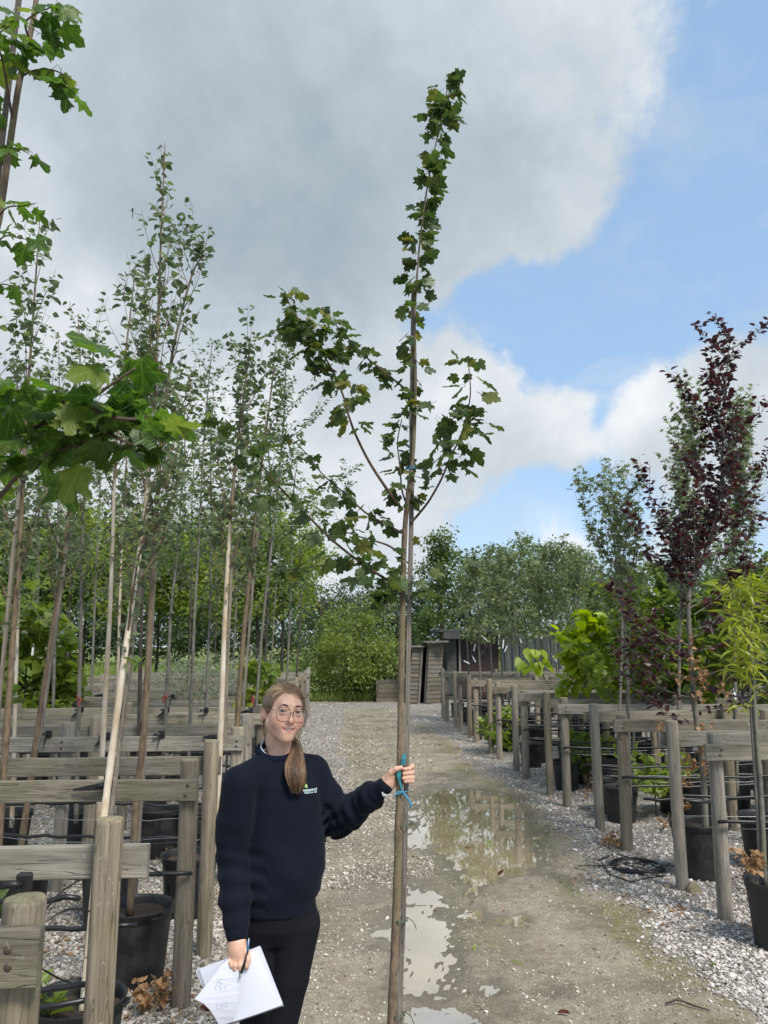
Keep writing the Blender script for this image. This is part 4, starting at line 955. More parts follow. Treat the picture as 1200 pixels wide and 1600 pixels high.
# ================================================================== the near maple at the left edge
def near_maple():
    Y = 2.2; stem_px = [(-150, 1500, 2.0), (-105, 1050, 2.1), (-60, 700, 2.2), (-14, 400, 2.2), (0, 330, 2.2), (14, 235, 2.2), (30, 130, 2.2), (50, 40, 2.2), (62, -40, 2.2), (72, -120, 2.2)]
    P = [at(*q) for q in stem_px]; low = P[0] + (P[0] - P[1]) * (P[0].z / (P[1].z - P[0].z)); org = Vector((low.x, low.y, 0))
    root = thing('maple_tree', 'close maple leaning in at the left edge, its large leaves hanging over the bed', 'tree', org)
    sp = spline([low] + P, 5); b = MB(); n = len(sp); b.tube([p - org for p in sp], [.016 - .0095 * i / n for i in range(n)], 10); b.build('trunk', M['bark_maple'], root)
    s = [at(-30, 460, 2.24), at(-6, 300, 2.24), at(8, 180, 2.24), at(22, 60, 2.24), at(34, -40, 2.24)]; b = MB(); b.tube([q - org for q in s], .0095, 4, smooth=False); b.build('stake', M['stake'], root)
    L = Leaves()
    def lf(p, sz, out=.04, dz=(-.9, .15)):
        q = Vector((random.gauss(0, 1), random.gauss(0, 1), random.gauss(.05, .6))).normalized() * out
        L.add(p + q, Vector((q.x, q.y, 0)).normalized() * .8 + Vector((random.gauss(0, .3), random.gauss(0, .3), random.uniform(*dz))), sz * random.uniform(.7, 1.15))
    def br(pxl, r0, r1, n, sz, t0=.1, out=.05):
        Q = spline([at(*q) for q in pxl], 5); m = len(Q); b = MB(); b.tube([p - org for p in Q], [r0 + (r1 - r0) * i / (m - 1) for i in range(m)], 7); b.build('branch', M['bark_twig'], root)
        n = int(n * .62)
        for i in range(n):
            t = t0 + (1 - t0) * (i + random.random()) / n; p, d = along(Q, min(t, .999)); lf(p, sz, out)
    br([(32, 120, 2.2), (55, 110, 2.15), (85, 110, 2.1), (112, 125, 2.1)], .004, .0015, 22, .085)
    br([(45, 60, 2.2), (40, 35, 2.1), (60, 20, 2.1), (90, 8, 2.05)], .004, .0015, 20, .085)
    br([(20, 190, 2.2), (5, 100, 2.1), (-5, 60, 2.05), (15, 40, 2.0)], .004, .0015, 22, .085, out=.05)
    br([(14, 235, 2.2), (28, 232, 2.15), (45, 240, 2.1)], .003, .0012, 8, .075, out=.02)
    br([(-10, 350, 2.2), (10, 325, 2.15), (35, 322, 2.1), (55, 318, 2.1)], .003, .0012, 9, .07, out=.02)
    br([(-20, 400, 2.2), (5, 370, 2.15), (30, 372, 2.1), (45, 375, 2.1)], .003, .0012, 9, .07, out=.02)
    br([(-30, 470, 2.2), (0, 445, 2.1), (25, 450, 2.0)], .003, .0012, 8, .075, out=.02)
    # the big drooping branch in front of the birches
    br([(-90, 800, 1.9), (-20, 790, 1.6), (30, 740, 1.42), (60, 715, 1.36), (120, 695, 1.34), (165, 675, 1.33)], .006, .002, 20, .08, .25, .05)
    br([(-60, 760, 1.85), (0, 700, 1.5), (70, 660, 1.36), (130, 630, 1.32), (175, 600, 1.30), (212, 575, 1.30)], .006, .002, 34, .078, .2, .05)
    br([(70, 655, 1.36), (100, 635, 1.30), (75, 600, 1.30), (30, 610, 1.32), (-20, 600, 1.36)], .004, .002, 20, .078, .1, .045)
    br([(130, 630, 1.32), (170, 650, 1.28), (205, 655, 1.27), (232, 650, 1.28)], .004, .002, 18, .08, .1, .045)
    br([(165, 675, 1.33), (195, 690, 1.3), (220, 700, 1.3)], .0035, .0015, 9, .078, .1, .04)
    br([(0, 700, 1.5), (30, 670, 1.4), (10, 640, 1.36), (-10, 640, 1.36)], .0035, .0015, 12, .085, .1, .06)
    P_, D_, S_ = L.arrays(); leaf_parts(P_, D_, S_, leaf_protos('maple', M['leaf_near'], 6), root, org, .45)
near_maple()
M['leaf_bush'] = leaf_mat('bush_leaf', (.06, .11, .02), (.27, .33, .07), (.36, .28, .09), .38)
# ================================================================== RIGHT-HAND TREES
GR = 'young trees tied to the right rails'
def cb_extra(L, sh, rr):
    for x, y, d, l in ((1140, 560, (-1, 0, .55), .42), (1141, 545, (1, -.1, .3), .5), (1135, 690, (1, 0, .4), .5), (1128, 760, (-1, 0, .6), .5), (1082, 905, (-.62, .1, .85), 1.0), (1080, 925, (-.85, -.1, .7), .9), (1115, 840, (1, .2, .5), .9), (1085, 930, (-.5, -.2, .9), .7), (1085, 960, (1, 0, .5), .9), (1080, 1010, (-1, 0, .3), .8), (1078, 1060, (-1, -.1, .1), .7), (1078, 1080, (1, -.2, 0), .5), (1080, 1130, (-1, 0, .1), .45), (1080, 1040, (-1, -.2, .2), .8), (1080, 1060, (1, -.2, .1), .7), (1078, 1100, (-1, 0, -.1), .6), (1079, 1110, (1, -.2, -.1), .6), (1082, 1090, (-.8, -.3, 0), .7), (1120, 800, (-.7, 0, .8), .5), (1125, 780, (1, 0, .5), .8), (1142, 530, (-.7, 0, .6), .3), (1100, 870, (-1, -.3, .35), .45), (1105, 870, (1, -.2, .25), .6), (1078, 930, (-1, .2, .45), .5), (1078, 950, (1, .1, .4), .8), (1078, 985, (1, -.3, .15), .7), (1078, 1020, (.8, -.5, .1), .7), (1078, 1030, (-.7, -.6, .1), .7), (1130, 660, (-1, 0, .5), .7), (1075, 1000, (1, .1, .3), .7)):
        sh(at(x, y, 6.1), Vector(d), l, .006, 0)
young_tree('beech_tree', 'tall copper beech with dark purple leaves in the large pot behind the second right post', GR,
    [at(1103, 1312, 6.10), at(1098, 1200, 6.1), at(1085, 1100, 6.1), at(1078, 1000, 6.1), at(1078, 920, 6.1), at(1108, 850, 6.1), at(1126, 760, 6.1), at(1130, 680, 6.1), at(1134, 600, 6.1), at(1142, 512, 6.1)], .024, .42, 44, .72, 'ovate', .062, 46, 'leaf_beech', 'bark_grey', keep=260, up=1.3, spread=.9, droop=.3, seed=50, extra=cb_extra, curve=.6)
def star_extra(top, Y, lst):
    return lambda L, sh, rr: [sh(at(x, y, Y), Vector(d), l, .006, 0) for x, y, d, l in lst]
young_tree('sweetgum_tree', 'sweetgum with star-shaped leaves and three upright leaders, left of the copper beech', GR,
    base_to([(982, 1140, 7.3), (980, 1050, 7.3), (975, 960, 7.3), (968, 880, 7.3), (962, 810, 7.3), (952, 742, 7.3)]), .018, .38, 20, 1.15, 'star', .075, 25, 'leaf_sweetgum', 'bark_grey', keep=100, up=1.5, spread=.8, droop=.5, seed=51, curve=1.4,
    extra=star_extra(0, 7.3, [(968, 900, (-.75, 0, 1), 1.1), (972, 940, (.45, 0, 1), 1.35), (968, 890, (-.9, .1, .7), .8), (970, 930, (-.6, -.1, 1), 1.2)]))
young_tree('sweetgum_tree', 'sweetgum behind the copper beech, pale star leaves reaching past it on the right', GR,
    base_to([(1150, 1140, 7.6), (1148, 1000, 7.6), (1146, 880, 7.6), (1150, 780, 7.6), (1160, 700, 7.6), (1168, 645, 7.6)]), .018, .35, 26, 1.2, 'star', .078, 40, 'leaf_sweetgum', 'bark_grey', keep=30, up=1.7, spread=.8, droop=.5, seed=52, curve=1.2)
young_tree('sweetgum_tree', 'sweetgum inside the purple foliage, its stem seen left of the beech stem', GR,
    base_to([(1060, 1140, 7.9), (1062, 1000, 7.9), (1066, 880, 7.9), (1070, 780, 7.9), (1080, 690, 7.9), (1086, 640, 7.9)]), .018, .35, 24, 1.2, 'star', .078, 40, 'leaf_sweetgum', 'bark_grey', up=1.7, spread=.8, droop=.5, seed=53, curve=1.2)
young_tree('beech_tree', 'smaller copper beech whose red leaves mix with the sweetgum left of the tall beech', GR,
    [at(965, 1180, 8.2), at(970, 1060, 8.2), at(972, 960, 8.2), at(965, 880, 8.2), at(955, 830, 8.2)], .016, .5, 8, .6, 'ovate', .062, 18, 'leaf_beech', 'bark_grey', keep=0, up=1.2, seed=54)
young_tree('willow_tree', 'tree with long narrow yellow-green leaves at the right edge, behind the nearest rail', GR,
    [at(1195, 1385, 4.72), at(1190, 1250, 4.75), at(1181, 1130, 4.8), at(1176, 1040, 4.85), at(1172, 960, 4.9), at(1168, 915, 4.9)], .014, .50, 18, .42, 'lance', .115, 70, 'leaf_willow', 'bark_grey', keep=290, up=.7, droop=.45, seed=55, tilt=.9, curve=.4,
    stake=[at(1190, 1395, 4.74), at(1183, 1250, 4.77), at(1175, 1130, 4.82), at(1172, 1000, 4.88)],
    extra=lambda L, sh, rr: [sh(at(x, y, 4.85), Vector(d), l, .004, 0) for x, y, d, l in ((1172, 940, (-.8, 0, .5), .22), (1172, 1000, (-1, 0, .3), .2), (1178, 1060, (-.9, 0, .2), .2), (1185, 980, (.9, -.2, .5), .4), (1190, 1040, (.9, 0, .5), .4), (1182, 1110, (-.6, 0, .1), .14), (1195, 930, (.5, 0, .9), .4))])
young_tree('lime_tree', 'lime-green large-leaved tree low behind the right rails, left of the beech', GR,
    [at(925, 1160, 9.9), at(918, 1100, 9.9), at(915, 1050, 9.9), at(928, 1005, 9.9), at(938, 968, 9.9)], .015, .35, 16, .7, 'heart', .15, 26, 'leaf_lime', 'bark_grey', keep=220, up=.8, droop=.6, seed=56, curve=.5,
    extra=lambda L, sh, rr: [sh(at(x, y, 9.9), Vector(d), l, .005, 0) for x, y, d, l in ((920, 1080, (-1, 0, .1), .40), (925, 1075, (1, 0, .2), 1.0), (940, 1065, (1, -.3, .05), .8), (925, 1050, (-1, 0, .2), .35), (930, 1010, (.8, 0, .4), .5), (950, 1075, (1, -.1, .15), 1.1), (960, 1060, (1, .1, .3), 1.2), (900, 1085, (-1, 0, .15), .3), (990, 1080, (1, -.2, .1), .8))])
def shoot_big(): 
    org = at(863, 1078, 8.9); root = thing('lime_shoot', 'single arching shoot of big heart-shaped lime leaves poking above the right rails', 'plant', org)
    P = spline([org, at(852, 1062, 8.85), at(845, 1045, 8.8), at(838, 1030, 8.8)], 4); b = MB(); b.tube([p - org for p in P], [.005, .0045] + [.004] * (len(P) - 2), 6); b.build('stem', M['bark_twig'], root)
    L = Leaves()
    for x, y, dx, s in ((829, 1020, -.3, .17), (846, 1022, .4, .13), (820, 1042, -1, .15), (836, 1040, .1, .18), (848, 1036, .8, .14), (852, 1044, .9, .14), (826, 1046, -.6, .16), (840, 1046, .3, .14), (815, 1036, -.9, .12), (835, 1022, .1, .14)):
        L.add(at(x, y - 6, 8.8 + random.uniform(-.08, .08)), (dx, -.5, -.8), s)
    P_, D_, S_ = L.arrays(); leaf_parts(P_, D_, S_, leaf_protos('heart', M['leaf_lime']), root, org, .8)
shoot_big()
for i, (px, ty, Y, kind, sz, mat, sd, dens, nb, bl) in enumerate(((990, 925, 9.0, 'ovate', .10, 'leaf_bright', 60, 34, 20, 1.1), (1040, 900, 9.4, 'heart', .13, 'leaf_mid', 61, 24, 20, 1.1), (1105, 930, 9.2, 'heart', .16, 'leaf_bright', 62, 18, 20, 1.0), (1160, 900, 9.6, 'ovate', .10, 'leaf_mid', 63, 36, 20, 1.2), (1200, 880, 9.3, 'ovate', .10, 'leaf_mid', 64, 36, 20, 1.2),
        (950, 900, 11.6, 'ovate', .09, 'leaf_mid', 65, 36, 20, 1.2), (1010, 890, 12, 'ovate', .10, 'leaf_bright', 66, 36, 20, 1.3), (1080, 860, 12, 'ovate', .10, 'leaf_mid', 67, 36, 22, 1.4), (1150, 850, 12.4, 'ovate', .10, 'leaf_mid', 68, 36, 22, 1.4), (925, 930, 13, 'small', .09, 'leaf_mid', 69, 40, 18, 1.0))):
    young_tree('young_tree', f'leafy green tree in the right bed behind the beech, {ORD[i]} of ten from the front', 'leafy trees deeper in the right bed',
        base_to([(px, 1130, Y), (px, 1040, Y), (px + 3, (1040 + ty) / 2, Y), (px + random.uniform(-5, 5), ty, Y)]), .018, .22, nb, bl, kind, sz, dens, mat, 'bark_grey', up=.8, seed=sd, farkind=kind)
# dead reddish shoots low on the beech and dead stalks in pots
def withered(label, spots, cat='dead plant', n=10, sz=.05, name='withered_plant'):
    org = Vector(spots[0]); root = thing(name, label, cat, org, 0, 'withered brown shoots'); b = MB(); L = Leaves()
    for p in spots:
        p = Vector(p)
        for k in range(3):
            d = Vector((random.gauss(0, .5), random.gauss(0, .4), 1)).normalized(); q = [p - org]
            for j in range(4): d = (d + Vector((random.gauss(0, .3), random.gauss(0, .3), 0))).normalized(); q.append(q[-1] + d * .035)
            b.tube(q, .0025, 4)
            for j in range(int(n * .5)):
                L.add(q[random.randrange(1, 5)] + org, (random.gauss(0, .7), random.gauss(0, .7), random.uniform(-1, .4)), sz * .62 * random.uniform(.6, 1.3))
    b.build('stalks', M['bark_brown'], root); P_, D_, S_ = L.arrays(); leaf_parts(P_, D_, S_, leaf_protos('ovate', M['leaf_brown'], 4), root, org, 1.2)
withered('withered brown stalks standing in the pot at the right edge', [at(1170 + q, 1365, 4.62) for q in (-8, 0, 8, 14, 20)], n=15, sz=.06)
withered('bunch of withered orange beech leaves hanging below the rail by the second right post', [at(x, y, 5.95) for x, y in ((1040, 1150), (1050, 1165), (1068, 1210), (1075, 1230), (1085, 1200), (1098, 1175), (1105, 1150), (1110, 1215), (1075, 1265), (1052, 1270))], n=15, sz=.06)
withered('withered leaves hanging in front of the rails on the beech stem', [at(x, y, 6.0) for x, y in ((1090, 1070), (1098, 1080), (1105, 1060), (1085, 1050), (1140, 1090), (1078, 1015), (1060, 1075), (1100, 1100))], n=12, sz=.06)
withered('small heap of dead orange leaves against the third right post', [gp(x, y) + Vector((0, 0, .02)) for x, y in ((950, 1328), (957, 1322), (962, 1326), (945, 1323), (966, 1330))], n=18, sz=.05)
withered('dead orange leaves on the gravel behind the fourth right post', [gp(x, y) + Vector((0, 0, .05)) for x, y in ((918, 1255), (922, 1235), (928, 1225), (915, 1232), (1035, 1305), (1040, 1300))], n=15, sz=.055)
withered('dead orange shoots on the gravel between the third and fifth right posts', [gp(x, y) + Vector((0, 0, .08)) for x, y in ((950, 1262), (955, 1250), (948, 1240), (925, 1250))], n=12, sz=.055)
withered('clump of dry brown stalks on the gravel left of the woman\'s notebook', [gp(x, y) + Vector((0, 0, .03)) for x, y in ((232, 1585), (245, 1580), (252, 1590), (262, 1575), (240, 1570), (225, 1592))], n=15, sz=.065)
withered('brown dead leaves on the gravel seen between pot and post at left', [gp(x, y) for x, y in ((258, 1352), (266, 1350), (190, 1278), (180, 1275), (175, 1282))], n=9, sz=.05)
def litter():
    L = Leaves()
    for (px, py, n, sp_) in ((1065, 1428, 14, .05), (1060, 1450, 6, .08), (700, 1170, 70, .35), (1180, 1450, 8, .1), (880, 1290, 14, .3), (1000, 1390, 20, .25), (930, 1370, 14, .2), (230, 1590, 25, .12), (270, 1590, 4, .05), (110, 1480, 20, .15), (660, 1140, 40, .5), (540, 1150, 30, .4), (1130, 1420, 10, .2), (330, 1395, 10, .2), (760, 1210, 50, .5), (860, 1250, 30, .4), (760, 1400, 6, .3)):
        c = gp(px, py)
        for i in range(n):
            x, y = c.x + random.gauss(0, sp_), c.y + random.gauss(0, sp_); L.add((x, y, float(ground_h(np.array([x]), np.array([y]))[0]) + .012), (random.gauss(0, 1), random.gauss(0, 1), random.gauss(0, .15)), random.uniform(.02, .045))
    P_, D_, S_ = L.arrays(); leaf_stuff('leaf_litter', P_, D_, S_, 'ovate', M['leaf_brown'], tilt=.3)
litter()
for lab, px, py, sz, mat, d in (('reddish fallen leaf floating at the near edge of the large puddle', 778, 1368, .055, 'leaf_red', (.4, -.2, .5)), ('small red fallen leaf in the large puddle', 727, 1323, .05, 'leaf_red', (1, .1, .1)), ('pink-red fallen leaf in the shallow middle puddle', 727, 1428, .04, 'leaf_red', (1, .3, .1)),
        ('narrow yellow-green fallen leaf on the wet track', 795, 1510, .08, 'leaf_lime', (1, -.2, .05)), ('reddish brown fallen leaf beside the notebook', 312, 1585, .085, 'leaf_red', (1, -.4, .2)), ('small yellow leaf blade on the track near the held tree', 743, 1483, .05, 'leaf_lime', (-.4, -1, .1)), ('yellow fallen leaf floating in the brown water', 760, 1315, .05, 'leaf_lime', (.8, .6, .05)), ('tiny green leaf on the gravel at lower right', 1110, 1518, .03, 'leaf_lime', (1, .2, .1)), ('brown leaf at the bottom edge of the track', 870, 1588, .05, 'leaf_red', (1, 0, .1))):
    if mat not in M: M['leaf_red'] = leaf_mat('fallen_red_leaf', (.14, .03, .02), (.26, .08, .06), None, .1, .5)
    c = gp(px, py); z = max(float(ground_h(np.array([c.x]), np.array([c.y]))[0]), WATER_Z) + .012
    me = leaf_protos('lance' if 'narrow' in lab or 'blade' in lab else 'ovate', M[mat], 1)[0]; o = link('fallen_leaf', me); m = Matrix(frames(1, np.array([d], float), .2)[0].tolist()).to_4x4(); m.translation = Vector((c.x, c.y, z)); o.matrix_world = m @ Matrix.Scale(sz * 1.3, 4)
    tag(o, lab, 'fallen leaf', 'fallen leaves on the track')
b = MB(); b.tube([gp(1040, 1575) + Vector((0, 0, .02)), gp(1060, 1572) + Vector((0, 0, .03)), gp(1085, 1580) + Vector((0, 0, .025)), gp(1110, 1586) + Vector((0, 0, .02))], [.004, .006, .005, .003], 6)
tag(b.build('dead_twig', M['bark_dark']), 'dead twig lying on the track edge at bottom right', 'twig')
# weeds in the near pot
def weed(label, c, h, n, sz, mat='leaf_mid', kind='ovate'):
    root = thing('pot_weed', label, 'weed', c, 0, 'weeds growing in pots'); b = MB(); L = Leaves()
    for k in range(3):
        tip = Vector((random.gauss(0, .02), random.gauss(0, .02), h * random.uniform(.6, 1))); b.tube([(0, 0, 0), tip * .5, tip], .0025, 5)
        for j in range(n // 3):
            t = (j + 1) / (n // 3); a = j * 2.4 + k * 2; L.add(Vector(c) + tip * t, (math.cos(a), math.sin(a), .35 + .5 * (t > .8)), sz * (1.25 - .5 * t))
    b.build('stem', M['leaf_mid'], root); P_, D_, S_ = L.arrays(); leaf_parts(P_, D_, S_, leaf_protos(kind, M[mat], 3), root, c, .3)
weed('bright leafy weed in the pot at the bottom left', Vector((-1.10, 3.30, .33)), .14, 15, .085, 'leaf_bright')
weed('small pale weed at the right side of the weedy pot', Vector((-.90, 3.33, .33)), .05, 6, .05, 'leaf_bright')
weed('green weed behind the cut post at the left edge', at(2, 1435, 3.4), .1, 9, .07, 'leaf_mid')
weed('single green shoot against the second left stem, in the bed', at(16, 1110, 4.6), .12, 9, .09, 'leaf_mid')
weed('leaf pair on the stem beside the peeling birch', at(210, 1050, 4.0), .05, 3, .10, 'leaf_mid')
# ================================================================== BACKGROUND MASSES
def mass_tree(name, label, group, x, y, h, w, z0, kind, lsize, n, mat, bark='bark_dark', nc=60, rough=.28, trunk=.08, shape='round', parts=None, seed=0, lean=0):
    rg = np.random.default_rng(seed); org = (x, y, 0); root = thing(name, label, 'tree' if 'bush' not in name else 'bush', org, 0, group)
    u = rg.normal(0, 1, (nc, 3)); u /= np.linalg.norm(u, axis=1, keepdims=True); rad = rg.uniform(.25, 1, nc) ** .5
    if shape == 'round': C = u * rad[:, None] * np.array([w / 2, w / 2, (h - z0) / 2]) + [x, y, (h + z0) / 2]
    elif shape == 'spire':
        t = rg.random(nc) ** .8; ww = (1 - t) ** .6 * .85 + .15; C = np.stack([x + u[:, 0] * rad * w / 2 * ww, y + u[:, 1] * rad * w / 2 * ww, z0 + t * (h - z0)], 1)
    C[:, 2] += rg.normal(0, rough * .3, nc); cr = rg.uniform(.45, 1.1, nc) * rough * (w ** .5)
    idx = rg.integers(0, nc, n); v = rg.normal(0, 1, (n, 3)); v /= np.linalg.norm(v, axis=1, keepdims=True)
    P = C[idx] + v * (rg.random(n) ** .45 * cr[idx])[:, None] * np.array([1, 1, .75]); P[:, 2] = np.maximum(P[:, 2], .02)
    D = v * [.8, .8, .3] + rg.normal(0, .35, (n, 3)) + [0, 0, -.25]
    var = np.clip(rg.random(nc)[idx] * .55 + rg.random(n) * .28 + .0, 0, .84)
    leaf_stuff('foliage', P, D, lsize * rg.uniform(.6, 1.25, n), kind, M[mat], root, .8, var=var, origin=org)
    b = MB(); top = Vector((0, 0, h * .86)); b.tube([(0, 0, -.05), (0.02 * h * .3, 0, h * .3), (-.01, .01, h * .6), top], [trunk, trunk * .8, trunk * .5, trunk * .15], 8); b.build('trunk', M[bark], root)
    b = MB()
    for i in range(0, nc, 2):
        c = Vector(C[i]) - Vector(org); s = Vector((0, 0, max(.1, c.z - .35 * (c.xy.length) - .3 * h * .3))); b.tube([s, (s + c) / 2 + Vector((0, 0, -.05)), c], [trunk * .25, trunk * .16, trunk * .06], 4, caps=False)
    b.build('branches', M[bark], root)
    return root
def X(px, Y, py=1005): return at(px, py, Y).x
mass_tree('round_bush', 'big rounded yellow-green bush at the end of the lane, left of the leaning shed', None, X(556, 25.2), 25.4, 3.15, 3.1, .1, 'ovate', .085, 11000, 'leaf_bush', nc=95, rough=.34, seed=1)
mass_tree('round_bush', 'darker lower bush hiding the left end of the low timber wall', 'bushes at the end of the lane', X(600, 26), 26.0, 1.9, 1.9, .1, 'ovate', .075, 4200, 'leaf_dark', nc=50, rough=.28, seed=2)
mass_tree('round_bush', 'bush left of the rounded bush, in the long grass', 'bushes at the end of the lane', X(505, 27), 27.5, 2.4, 2.2, .0, 'ovate', .08, 3500, 'leaf_mid', nc=50, rough=.28, seed=3)
mass_tree('spruce_tree', 'small fresh green conifer showing between the shed and the dark container', None, X(668, 27), 27.5, 2.85, 1.5, .6, 'small', .09, 3200, 'leaf_mid', nc=50, shape='spire', seed=4)
big = [(690, 31, 6.0, 2.6, 'leaf_mid'), (735, 32, 5.4, 2.6, 'leaf_dark'), (660, 34, 5.0, 3.6, 'leaf_dark'), (785, 31, 5.4, 3.0, 'leaf_mid'), (840, 32, 5.8, 3.0, 'leaf_mid'), (900, 31, 5.2, 3.2, 'leaf_mid'), (620, 36, 4.6, 3.4, 'leaf_dark'), (580, 42, 5.2, 4.6, 'leaf_dark'), (540, 44, 5.4, 4.4, 'leaf_dark'), (500, 42, 5.0, 4.4, 'leaf_dark'), (950, 33, 5.2, 3.5, 'leaf_mid'), (1010, 34, 5.6, 4, 'leaf_mid'), (1080, 33, 5.8, 4, 'leaf_dark'), (1150, 34, 5.8, 4, 'leaf_mid'), (1220, 33, 5.8, 4, 'leaf_dark')]
for i, (px, Y, h, w, mat) in enumerate(big):
    sh = 'spire' if i in (0, 1, 3, 4, 5) else 'round'
    mass_tree('tall_tree', f'{["rounded", "pointed"][sh == "spire"]} tall skyline tree {["right", "left"][px < 630]} of the held tree, {ORD[i]} of the far trees', 'tall trees on the skyline', X(px, Y), Y, h * 1.02, w, .8, 'ovate', .13, 4200, mat, nc=75, rough=.36, shape=sh, seed=30 + i, trunk=.13)
# row of pears with white labels in the far right bed
for i, (px, Y, ty) in enumerate(((748, 14.6, 880), (766, 15.2, 868), (782, 16.5, 870), (806, 14.6, 862), (822, 15.5, 850), (845, 16.4, 880), (868, 14.8, 866), (888, 15.6, 855), (905, 14.9, 868), (926, 16.2, 880), (730, 17.4, 890), (792, 18.4, 872), (856, 18.3, 862), (905, 18.4, 878))):
    h = at(px, ty - 14, Y).z
    mass_tree('pear_tree', f'grey-green pear tree on a thin stem in the far right bed, {ORD[i]} of fourteen', 'pear trees in the far right bed', X(px, Y), Y, h, 1.05, 1.85, 'small', .085, 1150, 'leaf_pear', 'bark_grey', nc=44, rough=.15, shape='spire', seed=70 + i, trunk=.024)
for i, (px, py, Y, a, L_) in enumerate(((751, 997, 14.4, -.9, .17), (743, 1010, 14.6, .25, .17), (773, 1000, 15, .1, .10), (787, 1003, 14.4, .12, .20), (793, 1013, 14.4, .45, .15), (812, 1002, 14.4, -.35, .11), (848, 1000, 14.7, .9, .06), (868, 1004, 14.8, -1.0, .09), (877, 1006, 14.8, -.9, .12), (724, 1037, 14.6, -1.1, .14), (738, 1030, 14.6, -.5, .14), (903, 1009, 14.9, -.7, .12), (863, 1029, 12.0, -.6, .13), (880, 1045, 12, -.2, .12), (1147, 1085, 7.4, -.15, .09), (1172, 1140, 6.4, -.4, .09), (1092, 1090, 6.0, -.3, .09), (52, 1015, 8.0, .05, .10))):
    b = MB(); b.box((0, 0, -L_ / 2), (.020, .003, L_ * .8), bev=.001); b.tube([(0, 0, .03), (0, 0, -.005)], .002, 4)
    o = b.build('tree_label', M['tag_white'], loc=at(px, py - 5, Y)); o.rotation_euler = (0, a, random.uniform(-.3, .3))
    tag(o, f'white plastic label on a {["pear stem", "stem near the beech", "far left stem"][(i > 13) + (i > 16)]}, {ORD[i]} of the white labels', 'plant label', 'white labels on the trees')
# far left greenery
lf = [(20, 22, 4.6, 3, 'leaf_bright'), (75, 21, 4.2, 2.4, 'leaf_mid'), (130, 23, 5.0, 3, 'leaf_bright'), (190, 22, 4.6, 2.8, 'leaf_bright'), (245, 24, 5.0, 3, 'leaf_mid'), (300, 22, 4.4, 2.8, 'leaf_bright'), (350, 24, 5.3, 3, 'leaf_bright'), (400, 23, 4.8, 2.8, 'leaf_mid'), (440, 23, 4.9, 2.2, 'leaf_bright'), (-40, 22, 4.8, 3, 'leaf_mid')]
for i, (px, Y, h, w, mat) in enumerate(lf):
    mass_tree('field_tree', f'green tree in the grass behind the left bed, {ORD[i]} from the left', 'trees in the grass behind the left bed', X(px, Y), Y, h * 1.14, w, 2.55, 'ovate', .12, 5000, mat, nc=70, rough=.36, seed=110 + i, trunk=.05, shape='round')
for i, (px, Y, h) in enumerate(((0, 50, 5.0), (110, 52, 4.2), (230, 50, 4.6), (340, 52, 4.8), (440, 50, 5.2), (-120, 50, 5.5))):
    Y += 20; mass_tree('hedge_tree', f'dark hedge tree at the far side of the grass field, {ORD[i]} from the left', 'hedge across the grass field', X(px, Y), Y, h * 1.5, 12, .0, 'ovate', .36, 4500, 'leaf_dark', nc=80, rough=.5, seed=140 + i, trunk=.12)
mass_tree('leafy_bush', 'big-leaved bright green bush at the far left edge of the bed', 'shrubs in the left bed', X(45, 9.2), 9.2, 2.4, .9, .9, 'heart', .14, 900, 'leaf_bright', nc=30, rough=.25, seed=160, trunk=.02)
mass_tree('leafy_bush', 'yellow-green low bush over the left ends of the rails', 'shrubs in the left bed', X(58, 9.3), 9.35, 1.45, 1.0, .95, 'ovate', .07, 900, 'leaf_bright', nc=26, rough=.2, seed=161, trunk=.015)
mass_tree('silver_bush', 'silvery narrow-leaved bush above the middle rails of the left bed', 'shrubs in the left bed', X(300, 10.0), 10.0, 1.62, .9, 1.05, 'lance', .085, 900, 'leaf_silver', 'bark_grey', nc=34, rough=.24, seed=162, trunk=.015)
mass_tree('silver_bush', 'smaller silvery bush right of the silvery bush, behind the pale stem', 'shrubs in the left bed', X(360, 11.0), 11.0, 1.7, .9, 1.0, 'lance', .10, 900, 'leaf_silver', 'bark_grey', nc=24, rough=.22, seed=163, trunk=.015)
mass_tree('leafy_bush', 'bright leafy shrub over the rails just left of the woman\'s head', 'shrubs in the left bed', X(405, 9.0), 9.0, 1.55, .5, .95, 'heart', .08, 420, 'leaf_bright', nc=18, rough=.18, seed=164, trunk=.012)
for i, (px, Y, z) in enumerate(((775, 12.9, .7), (1010, 8.1, .6), (910, 10, .6))):
    mass_tree('low_bush', f'low green growth under the right rails, {ORD[i]} clump', 'low growth under the right rails', X(px, Y), Y, z, .7, .2, 'heart', .09, 260, 'leaf_bright', nc=16, rough=.2, seed=170 + i, trunk=.01)
# long grass: beyond the bed and at the bush's foot
def grass(name, n, xs, ys, hgt, label=None):
    x = RNG.uniform(*xs, n); y = 1 / RNG.uniform(1 / ys[1], 1 / ys[0], n); s = hgt * RNG.uniform(.5, 1.3, n)
    leaf_stuff(name, np.stack([x, y, np.full(n, -.02)], 1), np.stack([RNG.normal(0, .25, n), RNG.normal(0, .25, n), np.ones(n)], 1), s, 'blade', M['grass'], tilt=2.0)
grass('long_grass', 30000, (-30, -2.2), (19, 75), .42); grass('verge_grass', 5000, (-2.6, 1.4), (24.5, 26.5), .28); grass('far_grass', 5000, (-1.2, 2.2), (25, 27), .22)
